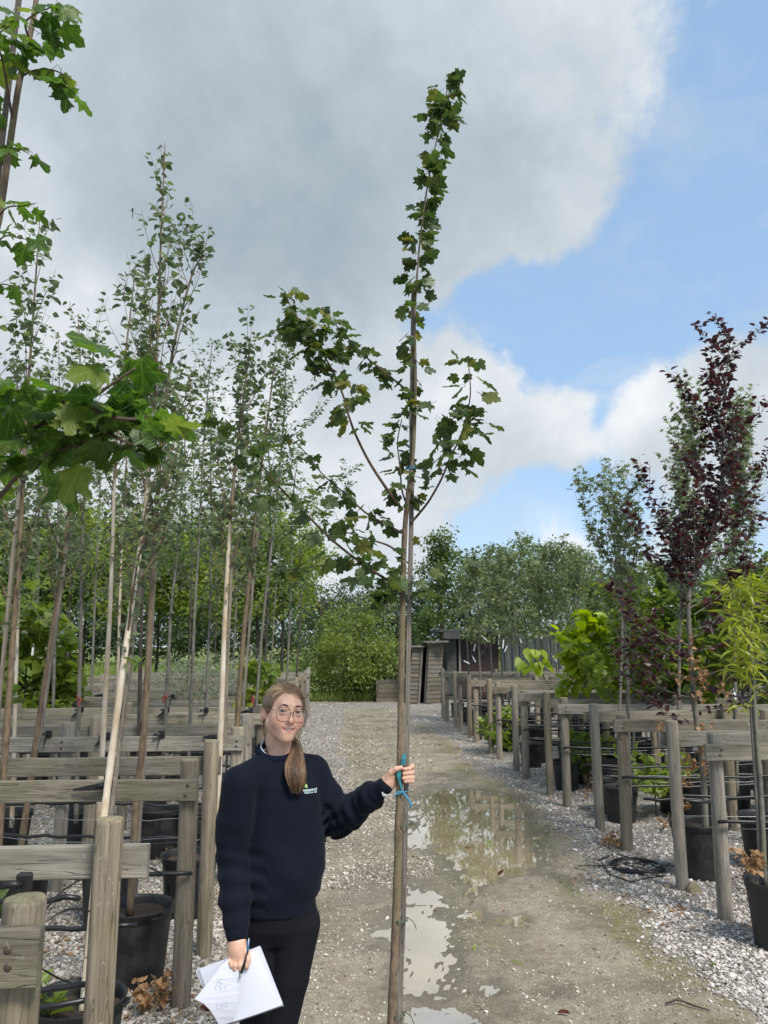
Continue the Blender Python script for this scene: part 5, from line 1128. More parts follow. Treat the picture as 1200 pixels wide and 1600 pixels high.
# ================================================================== SHED, LOW WALL, CONTAINER, FENCE
def shed():
    x0, x1 = 2.10, 3.10; y0 = 23.6; H = 1.75; c = (x0, y0, 0)
    root = thing('leaning_shed', 'small leaning weatherboard shed with a dark open doorway at the end of the lane', 'shed', c)
    m = wood_mat('shed_board_wood', 0, (.20, .17, .13), (.085, .072, .055), (.12, .13, .06), .3); fr = wood_mat('shed_frame_wood', 2, (.22, .20, .17), (.09, .08, .065), (.12, .12, .06), .2)
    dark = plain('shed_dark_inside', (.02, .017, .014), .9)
    lean = .07
    def board(xa, xb, z, ya, yb, k):
        b = MB(); xx = lambda x, z: x + lean * z
        vs = [(xx(xa, z), ya - .03, z), (xx(xb, z), yb - .03, z), (xx(xb, z), yb - .005, z), (xx(xa, z), ya - .005, z), (xx(xa, z + .125), ya - .006, z + .125), (xx(xb, z + .125), yb - .006, z + .125), (xx(xb, z + .125), yb + .008, z + .125), (xx(xa, z + .125), ya + .008, z + .125)]
        j = random.uniform(-.008, .008); vs = [(a, q, w + j * (1 if i % 2 else -1)) for i, (a, q, w) in enumerate(vs)]
        b.add(vs, [(0, 3, 2, 1), (4, 5, 6, 7), (0, 1, 5, 4), (1, 2, 6, 5), (2, 3, 7, 6), (3, 0, 4, 7)]); b.build('board', m, root)
    for i in range(13): board(0, .27, .04 + i * .125, 0, 0, i)
    for i in range(14): board(.50, .98, .03 + i * .125, -.12, .22, i)
    b = MB()
    for xa, w in ((.25, .06), (.43, .06)): b.box((xa + w / 2 + .02 + lean * .85, -.03, .86), (w, .05, 1.74), Matrix.Rotation(lean, 3, 'Y'))
    b.build('door_frame', fr, root)
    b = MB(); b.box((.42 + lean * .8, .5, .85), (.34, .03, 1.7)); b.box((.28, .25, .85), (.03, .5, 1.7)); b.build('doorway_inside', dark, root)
    b = MB(); b.box((.14 + lean * H, .35, 1.70), (.42, 1.0, .05), Matrix.Rotation(.03, 3, 'Y')); b.box((.70 + lean * H, .35, 1.84), (.74, 1.3, .05), Matrix.Rotation(-.01, 3, 'Y')); b.build('roof', fr, root)
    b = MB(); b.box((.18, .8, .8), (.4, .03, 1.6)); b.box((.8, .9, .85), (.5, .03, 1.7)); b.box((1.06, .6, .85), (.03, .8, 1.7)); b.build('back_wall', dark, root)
    # low stacked timber wall running left from the shed
    w = thing('low_timber_wall', 'low wall of horizontal timber boards running left from the shed to the bush', 'wall', (1.10, 24.3, 0))
    for i in range(5): b = MB(); b.box((.55, i * .02, .07 + i * .135), (1.0 - .05 * i, .05, .128), bev=.006); b.build('board', m, w)
    b = MB()
    for x in (.1, .55, 1.0): b.box((x, .09, .34), (.08, .06, .7))
    b.build('post', fr, w)
shed()
def container():
    y0 = 25.0; xa = X(700, y0); xb = X(782, y0); z1 = at(740, 987, y0).z
    root = thing('storage_container', 'dark brown storage shelter with a flat overhanging roof beyond the right bed', 'container', (xa, y0, 0))
    br = plain('dark_red_brown_paint', (.030, .013, .012), .7, .2, 8); gy = plain('dark_grey_green_paint', (.05, .055, .048), .6, .2, 8); W = xb - xa
    b = MB(); b.box((W / 2, 1.2, z1 / 2), (W - .1, 2.2, z1 - .1)); b.build('wall', br, root)
    b = MB(); b.box((.10, -.02, z1 / 2), (.30, .2, z1)); b.build('corner_post', gy, root)
    b = MB(); b.box((.36, -.02, z1 / 2), (.06, .18, z1)); b.build('corner_post', plain('pale_board_paint', (.20, .19, .16), .7), root)
    b = MB(); b.box((W / 2, .9, z1 + .03), (W + .7, 3.1, .1)); b.box((.05, -.4, z1 - .12), (.55, .5, .22)); b.build('roof', gy, root)
    b = MB(); b.box((W * .6, .08, z1 * .62), (W * .4, .06, z1 * .6)); b.build('door', plain('maroon_door_paint', (.028, .012, .010), .6), root)
    # corrugated steel fence
    f = thing('corrugated_fence', 'dark green corrugated steel fence behind the pear trees', 'fence', (xb, y0, 0)); g = plain('dark_green_steel_sheet', (.045, .058, .05), .5, .12, 3)
    x = 0; k = 0; zt = at(850, 993, y0).z
    while x < 12:
        b = MB(); vs = []; n = 12; w = 1.0
        for i in range(n * 3 + 1):
            u = i / (n * 3) * w; ph = (i % 9) / 9; dy = .035 if ph < .5 else -.0; vs += [(x + u, dy, 0), (x + u, dy, zt + .02 * (k % 2)), (x + u, dy + .01, zt + .02 * (k % 2)), (x + u, dy + .01, 0)]
        fs = []
        for i in range(n * 3):
            a = i * 4; fs += [(a, a + 4, a + 5, a + 1), (a + 1, a + 5, a + 6, a + 2), (a + 2, a + 6, a + 7, a + 3)]
        b.add(vs, fs); b.build('panel', g, f); x += w + .015; k += 1
container()
# red hoses or crates behind far rails: reddish boards under the first rails
b = MB()
for k in range(4): b.box((0, k * .01, .12 + k * .09), (.9, .03, .07), bev=.004)
tag(b.build('red_boards', plain('faded_red_board', (.16, .045, .03), .8), loc=(X(760, 19.8), 19.8, .35)), 'faded red boards stacked behind the farthest right posts', 'boards')
# second bed of timber supports beyond the right frame edge needs nothing; a distant house-wall stripe behind the left field
# cut off log by the second right post
b = MB(); c = gp(1076, 1393); b.tube([(0, 0, .03), (.01, -.05, .035)], .045, 10); tag(b.build('stone_block', M['endgrain'], loc=c + Vector((0, -.05, .0))), 'pale rough block lying against the foot of the second right post', 'block')
# ================================================================== THE WOMAN
import openvdb
class SDF:
    def __init__(s, lo, hi, res):
        s.lo = np.array(lo, float); s.res = res; s.n = np.ceil((np.array(hi) - s.lo) / res).astype(int) + 1
        s.a = np.full(tuple(s.n), .06, np.float32)
    def reg(s, c0, c1):
        i0 = np.clip(np.floor((np.array(c0) - s.lo) / s.res).astype(int), 0, s.n); i1 = np.clip(np.ceil((np.array(c1) - s.lo) / s.res).astype(int) + 1, 0, s.n)
        sl = tuple(slice(a, b) for a, b in zip(i0, i1))
        g = [s.lo[k] + s.res * np.arange(i0[k], i1[k]) for k in range(3)]
        X, Y, Z = np.meshgrid(*g, indexing='ij'); return sl, np.stack([X, Y, Z], -1)
    def put(s, d, sl, k=.0, sub=False):
        A = s.a[sl]
        if sub:
            d = -d
            if k > 0: h = np.maximum(k - np.abs(A - d), 0) / k; s.a[sl] = np.maximum(A, d) + h * h * k / 4
            else: s.a[sl] = np.maximum(A, d)
        else:
            if k > 0: h = np.maximum(k - np.abs(A - d), 0) / k; s.a[sl] = np.minimum(A, d) - h * h * k / 4
            else: s.a[sl] = np.minimum(A, d)
    def cap(s, a, b, ra, rb, k=.01, sub=False, sq=None):
        a = np.array(a, float); b = np.array(b, float); m = max(ra, rb) * (max(sq) if sq else 1) + .03 + k
        sl, P = s.reg(np.minimum(a, b) - m, np.maximum(a, b) + m)
        if P.size == 0: return
        ba = b - a; t = np.clip(((P - a) @ ba) / max(ba @ ba, 1e-12), 0, 1); q = P - a - t[..., None] * ba
        if sq: q = q / np.array(sq)
        s.put(np.linalg.norm(q, axis=-1) - (ra + (rb - ra) * t), sl, k, sub)
    def chain(s, pts, rad, k=.012, **kw):
        for i in range(len(pts) - 1): s.cap(pts[i], pts[i + 1], rad[i], rad[i + 1], k, **kw)
    def ell(s, c, r, Rm=None, k=.01, sub=False):
        c = np.array(c, float); r = np.array(r, float); m = r.max() + .03 + k; sl, P = s.reg(c - m, c + m)
        if P.size == 0: return
        q = P - c
        if Rm is not None: q = q @ Rm
        n = np.linalg.norm(q / r, axis=-1); g = np.linalg.norm(q / r ** 2, axis=-1)
        s.put(n * (n - 1) / np.maximum(g, 1e-6), sl, k, sub)
    def tomesh(s, name, mats, mi=None):
        band = 3 * s.res; g = openvdb.FloatGrid(background=band); g.copyFromArray(np.clip(s.a, -band, band).astype(np.float32), tolerance=1e-6)
        P, Q = g.convertToQuads(isovalue=0.0)
        P = P * s.res + s.lo
        me = mesh_np(name, P, np.asarray(Q)[:, ::1], 4, None, smooth=True)
        for m in mats: me.materials.append(m)
        return me, P, np.asarray(Q)
def loft(sdf, rows, k=.02):
    """rows: (z, cx, cy, a, b) elliptical sections of a torso"""
    rows = sorted(rows); z0, z1 = rows[0][0], rows[-1][0]; A = np.array(rows); m = A[:, 3].max() + .05
    sl, P = sdf.reg((A[:, 1].min() - m, A[:, 2].min() - m, z0 - .06), (A[:, 1].max() + m, A[:, 2].max() + m, z1 + .06))
    Z = P[..., 2]; f = lambda j: np.interp(Z, A[:, 0], A[:, j])
    a, b = f(3), f(4); q = ((np.abs(P[..., 0] - f(1)) / a) ** 2.3 + (np.abs(P[..., 1] - f(2)) / b) ** 2.3) ** (1 / 2.3)
    d = (q - 1) * np.minimum(a, b) * .95; dz = np.maximum(z0 - Z, Z - z1); d = np.where(dz > 0, np.sqrt(np.maximum(d, 0) ** 2 + dz ** 2), np.maximum(d, dz))
    sdf.put(d, sl, k)
def Rmat(*rs):
    m = Matrix.Identity(3)
    for ax, dg in rs: m = m @ Matrix.Rotation(R(dg), 3, ax)
    return m
HC = at(443.5, 1114, 2.96); HR = Rmat(('Y', 7), ('Z', 20), ('X', -4)); HRn = np.array(HR)
def H(x, y, z): return HC + HR @ Vector((x * .94, y, z))
def person():
    RS = at(374, 1226, 2.85); LS = at(488, 1208, 3.00); NB = at(436, 1192, 2.985)
    RE = at(365, 1345, 2.87); RW = at(370, 1462, 2.80)
    LE = at(527, 1279, 3.03); LW = at(599, 1230, 2.865)
    HIP = at(433, 1425, 2.95); org = Vector((HIP.x, HIP.y, 0))
    root = thing('person', 'woman in glasses and navy sweatshirt gripping the young tree, notebook in her other hand', 'person', org)
    skin = NT('skin'); v = skin.vec(); n = skin.noise(v, 55, 4)
    base = skin.ramp(n, [(.35, (.60, .35, .25)), (.65, (.70, .43, .31))])
    base = skin.mix(skin.attr('blush'), base, (.56, .20, .14)); base = skin.mix(skin.math('MULTIPLY', skin.attr('lip'), .75), base, (.42, .15, .13))
    skin.bump(n, .12, .002); skin.set(color=base, rough=.5, spec=.35); skin.p.inputs['Subsurface Weight'].default_value = .12; skin.p.inputs['Subsurface Radius'].default_value = (.012, .005, .003); skin.p.inputs['Subsurface Scale'].default_value = .5
    s = SDF((-.60, 2.66, -.02), (.34, 3.24, 1.68), .0032)
    L3 = lambda x, y, z: np.array(H(x, y, z))
    E = lambda c, r, k=.012, sub=False, rot=None: s.ell(L3(*c), r, HRn if rot is None else HRn @ np.array(rot), k, sub)
    C = lambda a, b, ra, rb, k=.01, sub=False: s.cap(L3(*a), L3(*b), ra, rb, k, sub)
    # head
    E((0, .015, .034), (.067, .088, .070), 0); E((0, -.022, -.002), (.0565, .066, .082), .02)
    for q in (-1, 1):
        C((q * .050, -.004, -.042), (q * .014, -.058, -.082), .019, .015, .030); E((q * .038, -.056, -.026), (.026, .023, .026), .025)
    C((0, -.068, -.083), (0, -.069, -.084), .0145, .0145, .02); E((0, -.066, -.052), (.030, .022, .026), .02)
    C((-.03, -.075, .030), (.03, -.075, .030), .011, .011, .02)
    for q in (-1, 1): E((q * .031, -.093, .007), (.0175, .013, .0110), .012, True)
    C((0, -.080, .014), (0, -.100, -.022), .0070, .0088, .012); C((0, -.099, -.024), (0, -.1, -.025), .0092, .0092, .006)
    for q in (-1, 1): C((q * .0105, -.090, -.028), (q * .0105, -.088, -.028), .0065, .006, .006)
    for q in (-1, 1):   # eyelids
        C((q * .019, -.0835, .0145), (q * .031, -.0885, .0168), .0036, .0042, .004); C((q * .031, -.0885, .0168), (q * .043, -.0805, .0135), .0042, .0034, .004)
        C((q * .019, -.083, .002), (q * .031, -.086, -.0005), .0026, .003, .006); C((q * .031, -.086, -.0005), (q * .043, -.079, .003), .003, .0026, .006)
    # smiling mouth: upper and lower lip with a parting
    for q in (-1, 1):
        C((0, -.0868, -.0490), (q * .014, -.0836, -.0478), .0036, .0032, .004); C((q * .014, -.0836, -.0478), (q * .0270, -.0725, -.0418), .0032, .0020, .004)
        C((0, -.0850, -.0640), (q * .013, -.0818, -.0616), .0042, .0038, .004); C((q * .013, -.0818, -.0616), (q * .0270, -.0715, -.0440), .0038, .0020, .004)
        C((q * .031, -.064, -.040), (q * .033, -.058, -.036), .0035, .004, .006, True)
    C((-.016, -.0855, -.0545), (.016, -.0855, -.0545), .0047, .0047, .002, True); C((0, -.0885, -.0548), (0, -.0885, -.0548), .0042, .0042, .002, True)
    for q in (-1, 1):
        E((q * .0755, .014, -.006), (.0075, .0145, .0265), .006, rot=Rmat(('Z', q * -22), ('X', 10))); E((q * .082, .008, -.002), (.005, .008, .014), .004, True)
    # neck, trunk, arms, legs
    s.chain([L3(0, .022, -.045), L3(.0, .028, -.095), NB + Vector((.004, -.01, .0)), NB + Vector((0, .0, -.06))], [.048, .041, .048, .075], .03)
    zt = NB.z
    loft(s, [(HIP.z - .05, HIP.x, 2.95, .120, .085), (HIP.z + .05, HIP.x, 2.95, .118, .085), (zt - .34, NB.x, 2.95, .118, .085), (zt - .14, NB.x, 2.96, .125, .095), (zt - .06, NB.x, 2.97, .10, .075)])
    s.chain([RS, RE, RW + (RE - RW) * .1], [.045, .036, .027], .02); s.chain([LS, LE, LW + (LE - LW) * .1], [.045, .036, .027], .02)
    RA = Vector((HIP.x - .10, 2.95, .09)); LA = Vector((HIP.x + .06, 2.97, .09))
    RH = Vector((HIP.x - .062, 2.95, HIP.z - .04)); LH = Vector((HIP.x + .068, 2.95, HIP.z - .04)); RK = at(402, 1615, 2.93); LK = at(436, 1612, 2.93)
    s.chain([RH, RK, RA], [.06, .045, .03], .02); s.chain([LH, LK, LA], [.06, .045, .03], .02)
    # right hand: hangs with fingers curled over the notebook edge, back of the hand to the camera
    def hand(W, pts_palm, fingers, thumb, rp):
        s.chain([W + (pts_palm[0] - W) * -.4, W, pts_palm[0]], [.024, .0235, .026], .014)
        for a, b, ra, rb in rp: s.cap(a, b, ra, rb, .014)
        for f in fingers + [thumb]:
            P = [Vector(p) for p, r in f]; rr = [r for p, r in f]; s.chain(P, rr, .0028)
    Yh = 2.775
    A = lambda x, y, dy=0: at(x, y, Yh + dy)
    W = at(370, 1466, 2.80)
    kn = [A(359, 1497, .004), A(367, 1500, -.006), A(376, 1501, -.008), A(384, 1497, -.002)]
    rp = [(A(365, 1474, .012), kn[0], .015, .0105), (A(369, 1474, .006), kn[1], .016, .0115), (A(373, 1474, .004), kn[2], .016, .0115), (A(377, 1474, .008), kn[3], .015, .0105)]
    fs = []
    for (k0, mx, my, tx, ty, r) in ((kn[0], 362, 1509, 366, 1514, .0074), (kn[1], 367, 1514, 371, 1518, .0080), (kn[2], 375, 1513, 377, 1517, .0082), (kn[3], 385, 1510, 386, 1513, .0082)):
        m = A(mx, my, -.016); tt = A(tx, ty, .004); fs.append([(k0, r * 1.22), (k0 + (m - k0) * .5 + Vector((0, -.006, 0)), r * 1.1), (m, r * 1.02), (m + (tt - m) * .6, r * .95), (tt, r * .82)])
    fs[0] = [(p + Vector((0, .0, 0)), r) for p, r in fs[0]]
    th = [(A(379, 1476, .012), .012), (A(386, 1488, -.004), .0105), (A(388, 1500, -.014), .0092), (A(386, 1509, -.018), .0078)]
    hand(W, [A(370, 1480, .01)], fs, th, rp)
    # left hand: wraps the stem and stake, thumb in front
    Yt = 2.85; B = lambda x, y, dy: at(x, y, Yt + dy)
    W2 = at(600, 1229, 2.868)
    palm = [(B(602, 1226, .012), B(613, 1206, .012), .018, .013), (B(603, 1228, .016), B(616, 1214, .018), .018, .013), (B(604, 1230, .016), B(616, 1222, .018), .017, .012), (B(602, 1226, .010), B(612, 1212, -.004), .017, .013)]
    fs = []
    for (y0, y1, y2, r, tx) in ((1201, 1197, 1202, .0082, 632.5), (1208, 1206, 1209, .0084, 631), (1215, 1214, 1216, .0082, 630.5), (1222, 1220, 1221.5, .0074, 633)):
        fs.append([(B(613, y0 + 3, .020), r * 1.2), (B(624, y0 + 1, .030), r * 1.12), (B(637, y1 + 1, .028), r * 1.05), (B(644.5, y1, .012), r), (B(644, y1 + 1, -.008), r * .98), (B(639, y2 - 1, -.020), r * .94), (B(tx, y2, -.021), r * .84)])
    th = [(B(604, 1219, .0), .0135), (B(611, 1207, -.012), .0112), (B(619, 1201.5, -.021), .0094), (B(626.5, 1199.5, -.022), .0080)]
    hand(W2, [B(607, 1222, .012)], fs, th, palm)
    me, P, Q = s.tomesh('person_body', [skin.m])
    # tint of lips and cheeks by place on the head
    q = (P - np.array(HC)) @ HRn; x, y, z = q[:, 0], q[:, 1], q[:, 2]; front = (y < -.06)
    lip = front * (np.abs(x) < .028) * np.clip(1.3 - (np.abs(z - (-.0568 + 15.5 * x ** 2)) / (.0096 * np.sqrt(np.clip(1 - (x / .029) ** 2, .02, 1)))) ** 4, 0, 1)
    bl = .50 * np.exp(-(((np.abs(x) - .040) / .018) ** 2 + ((z + .022) / .016) ** 2)) * (y < -.02) + .45 * np.exp(-((x / .010) ** 2 + ((z + .026) / .010) ** 2)) * (y < -.09) + .3 * (np.abs(x) > .072) * (np.abs(z) < .04) * (y > -.02)
    hr = np.zeros(len(P))
    for K in (kn[1], kn[2], kn[3], A(366, 1513, 0), A(375, 1514, 0), B(626, 1200, -.02), B(632, 1208, -.02), B(643, 1203, 0), B(643, 1215, 0)): hr += .30 * np.exp(-(np.linalg.norm(P - np.array(K), axis=1) / .013) ** 2)
    for nm, arr in (('lip', np.clip(lip, 0, 1)), ('blush', np.clip(bl + hr, 0, 1))):
        a = me.attributes.new(nm, 'FLOAT', 'POINT'); a.data.foreach_set('value', arr.astype(np.float32))
    def child(name, me_or_b, mats=None, parent=root):
        o = link(name, me_or_b.mesh(name, mats) if isinstance(me_or_b, MB) else me_or_b, parent); 
        if parent is root: o.location = -org
        return o
    body = child('body', me)
    # eyes
    ew = plain('eye_white', (.42, .40, .37), .15, .02, 8); ir = plain('grey_green_iris', (.03, .03, .022), .1, .1); pu = plain('pupil', (.004, .004, .004), .05)
    for q_ in (-1, 1):
        c = Vector((q_ * .031, -.0750, .0078)); tgt = (HR.transposed() @ (Vector((0, 0, CAMH)) - HC)) - c; t = tgt.normalized(); b = MB(); u = t.orthogonal().normalized(); w = t.cross(u)
        vs = []; fs_ = []; mi = []; n = 16; rings = [0, 10, 22, 24, 40, 60, 90, 130, 180]
        for a in rings:
            for k in range(n):
                th_ = 2 * math.pi * k / n; vs.append(H(*(c + .0118 * (t * math.cos(R(a)) + (u * math.cos(th_) + w * math.sin(th_)) * math.sin(R(a))))))
        b.v = [tuple(p) for p in vs]
        for i in range(len(rings) - 1):
            for k in range(n): b.f.append((i * n + k, i * n + (k + 1) % n, (i + 1) * n + (k + 1) % n, (i + 1) * n + k)); b.m.append(2 if rings[i + 1] <= 10 else 1 if rings[i + 1] <= 24 else 0); b.sm.append(True)
        child('eye', b, [ew, ir, pu])
        b = MB(); pts = [H(q_ * xx, yy, zz) for xx, yy, zz in ((.013, -.0865, .0255), (.022, -.0885, .0295), (.033, -.0865, .0310), (.043, -.0785, .0265))]; b.tube(spline(pts, 4), [.0016] + [.0028] * 8 + [.0022, .0016, .0012, .0006], 6); child('eyebrow', b, plain('eyebrow_hair', (.035, .02, .013), .7))
        b = MB(); pts = [H(q_ * xx, yy, zz) for xx, yy, zz in ((.0195, -.0860, .0120), (.026, -.0895, .0142), (.034, -.0890, .0142), (.043, -.0820, .0105))]; b.tube(spline(pts, 4), .0011, 5); child('eyelashes', b, plain('lash', (.02, .012, .01), .7))
    b = MB(); vs = []
    for i in range(9):
        x_ = -.0180 + .036 * i / 8; y_ = -.0835 + 12 * x_ ** 2
        for dz in (.0034, -.0030): vs.append(H(x_, y_, -.0540 + 12 * x_ ** 2 + dz)); 
        vs.append(H(x_, y_ + .004, -.0540))
    b.add(vs, [(i * 3, i * 3 + 1, i * 3 + 4, i * 3 + 3) for i in range(8)] + [(i * 3 + 1, i * 3 + 2, i * 3 + 5, i * 3 + 4) for i in range(8)] + [(i * 3 + 2, i * 3, i * 3 + 3, i * 3 + 5) for i in range(8)]); child('teeth', b, plain('teeth', (.80, .76, .70), .25, .02))
    # glasses
    gl = plain('brown_spectacle_frame', (.045, .018, .016), .3, .1, 50)
    glasses = thing('glasses', None, None); glasses.parent = root; glasses.location = -org
    def ring(q_):
        pts = []
        for k in range(28):
            a = 2 * math.pi * k / 28; ca, sa = math.cos(a), math.sin(a); e = .62
            x_ = .0275 * math.copysign(abs(ca) ** e, ca); z_ = .0240 * math.copysign(abs(sa) ** e, sa); x_ *= 1 - .10 * (z_ < 0) * abs(z_) / .0240
            pts.append(H(q_ * (.0325) + x_, -.103 + .18 * (abs(q_ * .0325 + x_) ** 1) * .35, z_ - .003))
        return pts
    for q_ in (-1, 1):
        p = ring(q_); b = MB(); b.tube(p + [p[0], p[1]], .00125, 6, caps=False); child('rim', b, gl, glasses)
        lm = NT('spectacle_lens'); tr = lm.n('ShaderNodeBsdfTransparent'); gs = lm.n('ShaderNodeBsdfGlossy'); gs.inputs['Roughness'].default_value = .02; mx = lm.n('ShaderNodeMixShader'); mx.inputs[0].default_value = .06; lm.L.new(tr.outputs[0], mx.inputs[1]); lm.L.new(gs.outputs[0], mx.inputs[2]); lm.L.new(mx.outputs[0], lm.out.inputs[0])
        b = MB(); b.add(p, [tuple(range(28))]); child('lens', b, lm.m, glasses)
        b = MB(); b.tube([H(q_ * .0585, -.0955, .009), H(q_ * .068, -.085, .0095), H(q_ * .078, -.03, .008), H(q_ * .080, .008, .010)], .0013, 5); child('temple', b, plain('gold_temple', (.35, .24, .16), .3, .1, 50, .6), glasses)
    b = MB(); b.tube([H(-.0075, -.1015, .004), H(0, -.1045, .0065), H(.0075, -.1015, .004)], .0014, 6); child('bridge', b, gl, glasses)
    b = MB(); c = [H(-.082 + .002 * math.sin(a), .004 + .0045 * math.cos(a), -.036 + .0075 * math.sin(a)) for a in np.linspace(0, 6.28, 14)]; b.tube(c, .0011, 5); child('earring', b, plain('gold_earring', (.5, .38, .25), .25, .1, 40, .9))
    # ------------------------------ hair
    hm = NT('brown_hair'); vv = hm.attr('var')
    hc = hm.ramp(vv, [(0, (.06, .033, .018)), (.4, (.15, .088, .050)), (.75, (.30, .19, .105)), (1, (.50, .36, .21))])
    nz = hm.noise(hm.vec((1, 1, .12)), 160, 3); hc = hm.mix(.25, hc, hm.ramp(nz, [(.35, (.06, .035, .02)), (.65, (.32, .21, .12))])); hm.bump(nz, .5, .002); hm.set(color=hc, rough=.42, spec=.5)
    hs = SDF(np.array(HC) - [.16, .16, .18], np.array(HC) + [.17, .2, .15], .0035)
    HE = lambda c, r, k=.012, sub=False: hs.ell(L3(*c), r, HRn, k, sub)
    HE((0, .019, .036), (.0735, .0935, .0755), 0); HE((0, .055, -.015), (.064, .062, .062), .03)
    HE((0, -.078, -.012), (.083, .070, .088), .006, True)
    for q_ in (-1, 1): HE((q_ * .090, -.006, -.022), (.022, .026, .036), .006, True)
    for q_ in (-1, 1): HE((q_ * .052, .012, .030), (.030, .055, .040), .01)
    hs.cap(L3(.03, .06, -.05), L3(.045, .035, -.09), .034, .024, .02)
    me, P, Q = hs.tomesh('hair', [hm.m]); a = me.attributes.new('var', 'FLOAT', 'POINT'); q = (P - np.array(HC)) @ HRn
    a.data.foreach_set('value', np.clip(.30 + .25 * (fbm(q[:, 0] * 240, q[:, 1] * 20) - .5) + .0 * q[:, 2], 0, 1).astype(np.float32)); hair = child('hair', me)
    V = []; F = []; VR = []
    def strand(pts, r0, r1, var, n=4):
        b0 = len(V); m = len(pts); t = (pts[1] - pts[0]).normalized(); u = t.orthogonal().normalized()
        for i, p in enumerate(pts):
            t = (pts[min(i + 1, m - 1)] - pts[max(i - 1, 0)]).normalized(); u = (u - t * u.dot(t)).normalized(); w = t.cross(u); r = r0 + (r1 - r0) * i / (m - 1)
            for k in range(n): a_ = 6.283 * k / n; V.append(p + (u * math.cos(a_) + w * math.sin(a_)) * r); VR.append(var)
        for i in range(m - 1):
            for k in range(n): F.extend((b0 + i * n + k, b0 + i * n + (k + 1) % n, b0 + (i + 1) * n + (k + 1) % n, b0 + (i + 1) * n + k))
    cc = Vector((0, .019, .036)); rad = Vector((.0785, .0940, .0762)); end = Vector((.30, .75, -.62)).normalized()
    for i in range(1100):
        a_ = random.uniform(-1, 1); ph = a_ * R(118); part = -.10   # hairline fan seen from the front
        sd = Vector((math.sin(ph) * 1.0, -.85 * math.cos(ph) - .26 + random.uniform(0, .6) * (1 if random.random() < .5 else 0), .13 + .78 * max(math.cos(ph), 0))).normalized()
        pts = []
        for k in range(15):
            t = k / 14; om = math.acos(max(-1, min(1, sd.dot(end)))); d = (sd * math.sin((1 - t) * om) + end * math.sin(t * om)) / max(math.sin(om), .05); d.normalize()
            lift = 1.0 + .012 * math.sin(t * math.pi) + random.uniform(-.003, .004); pts.append(H(*(cc + Vector((d.x * rad.x, d.y * rad.y, d.z * rad.z)) * lift)))
        strand(pts, .0010, .0012, min(1, max(0, .45 + .28 * math.sin(a_ * 17) + random.gauss(0, .14) + (.2 if a_ < -.1 else -.05))), 3)
    for i in range(26):   # loose light strands behind the neck on her right
        x0 = random.uniform(-.075, -.060); pts = [H(x0, .035, .0), H(x0 + .002, .036, -.03), H(x0 + .006 + random.uniform(-.006, .004), .034, -.065), H(x0 + .018 + random.uniform(-.006, .006), .034, -.10 - random.uniform(0, .015))]; strand(spline(pts, 3), .0009, .0004, random.uniform(.5, .95))
    for i in range(60):   # flyaway hairs
        d = Vector((random.gauss(0, 1), random.gauss(.3, .6), random.uniform(.1, 1))).normalized(); p0 = cc + Vector((d.x * rad.x, d.y * rad.y, d.z * rad.z)) * .99; q_ = Vector((random.gauss(0, .5), .8, -.2)) * .028
        strand(spline([H(*p0), H(*(p0 + d * .005 + q_ * .5)), H(*(p0 + d * random.uniform(.004, .010) + q_))], 3), .0006, .0003, .7, 3)
    # ponytail over her left shoulder
    tail = [at(452, 1152, 3.03), at(461, 1163, 3.00), at(463, 1176, 2.93), at(461, 1192, 2.868), at(462, 1210, 2.842), at(464, 1226, 2.838), at(464, 1238, 2.842)]
    wid = [.016, .017, .022, .032, .034, .027, .012]
    for i in range(1300):
        th_ = random.uniform(0, 6.28); q_ = random.random() ** .6; e = random.uniform(.78, 1.0); wv = random.uniform(0, 6.28); pts = []
        for k, (c, w) in enumerate(zip(tail, wid)):
            pts.append(c + Vector((math.cos(th_) * w * q_ + .004 * math.sin(wv + k * 1.1), math.sin(th_) * w * q_ * .55, .004 * math.sin(wv + k))))
        pts[-1] = pts[-1] + Vector((random.uniform(-.01, .004), 0, random.uniform(-.004, .03))); S_ = spline(pts, 4)[:int(26 * e)]
        strand(S_, .0014, .0007, min(1, max(0, .38 + .33 * math.sin(th_ * 3 + q_ * 4) + random.gauss(0, .16))), 3)
    me = mesh_np('strands', np.array([tuple(v) for v in V]), np.array(F), 4, hm.m, VR, smooth=True); o = link('strands', me, hair)
    ts = SDF((-.36, 2.76, 1.10), (-.02, 3.12, 1.50), .004)
    for i in range(len(tail) - 1): ts.cap(tail[i], tail[i + 1], wid[i] * .30, wid[i + 1] * .30, .01, sq=(1, .4, 1))
    me, P, Q = ts.tomesh('ponytail', [hm.m]); a = me.attributes.new('var', 'FLOAT', 'POINT'); a.data.foreach_set('value', np.full(len(P), .12, np.float32)); child('ponytail', me)
    # ------------------------------ sweatshirt
    nv = NT('navy_sweatshirt_fleece'); v = nv.vec(); f = nv.noise(v, 320, 3); f2 = nv.noise(v, 10, 5); nv.bump(nv.math('ADD', nv.math('MULTIPLY', f, .25), nv.math('MULTIPLY', f2, .9)), .35, .008)
    nv.set(color=nv.ramp(f, [(.3, (.0020, .0040, .0100)), (.7, (.0038, .0070, .0165))]), rough=.85, spec=.18); nv.p.inputs['Sheen Weight'].default_value = .03
    w = SDF((-.62, 2.66, .60), (.30, 3.26, 1.45), .0042)
    hz = lambda y_: at(430, y_, 2.93).z
    X_ = lambda x_: at(x_, 1300, 2.94).x
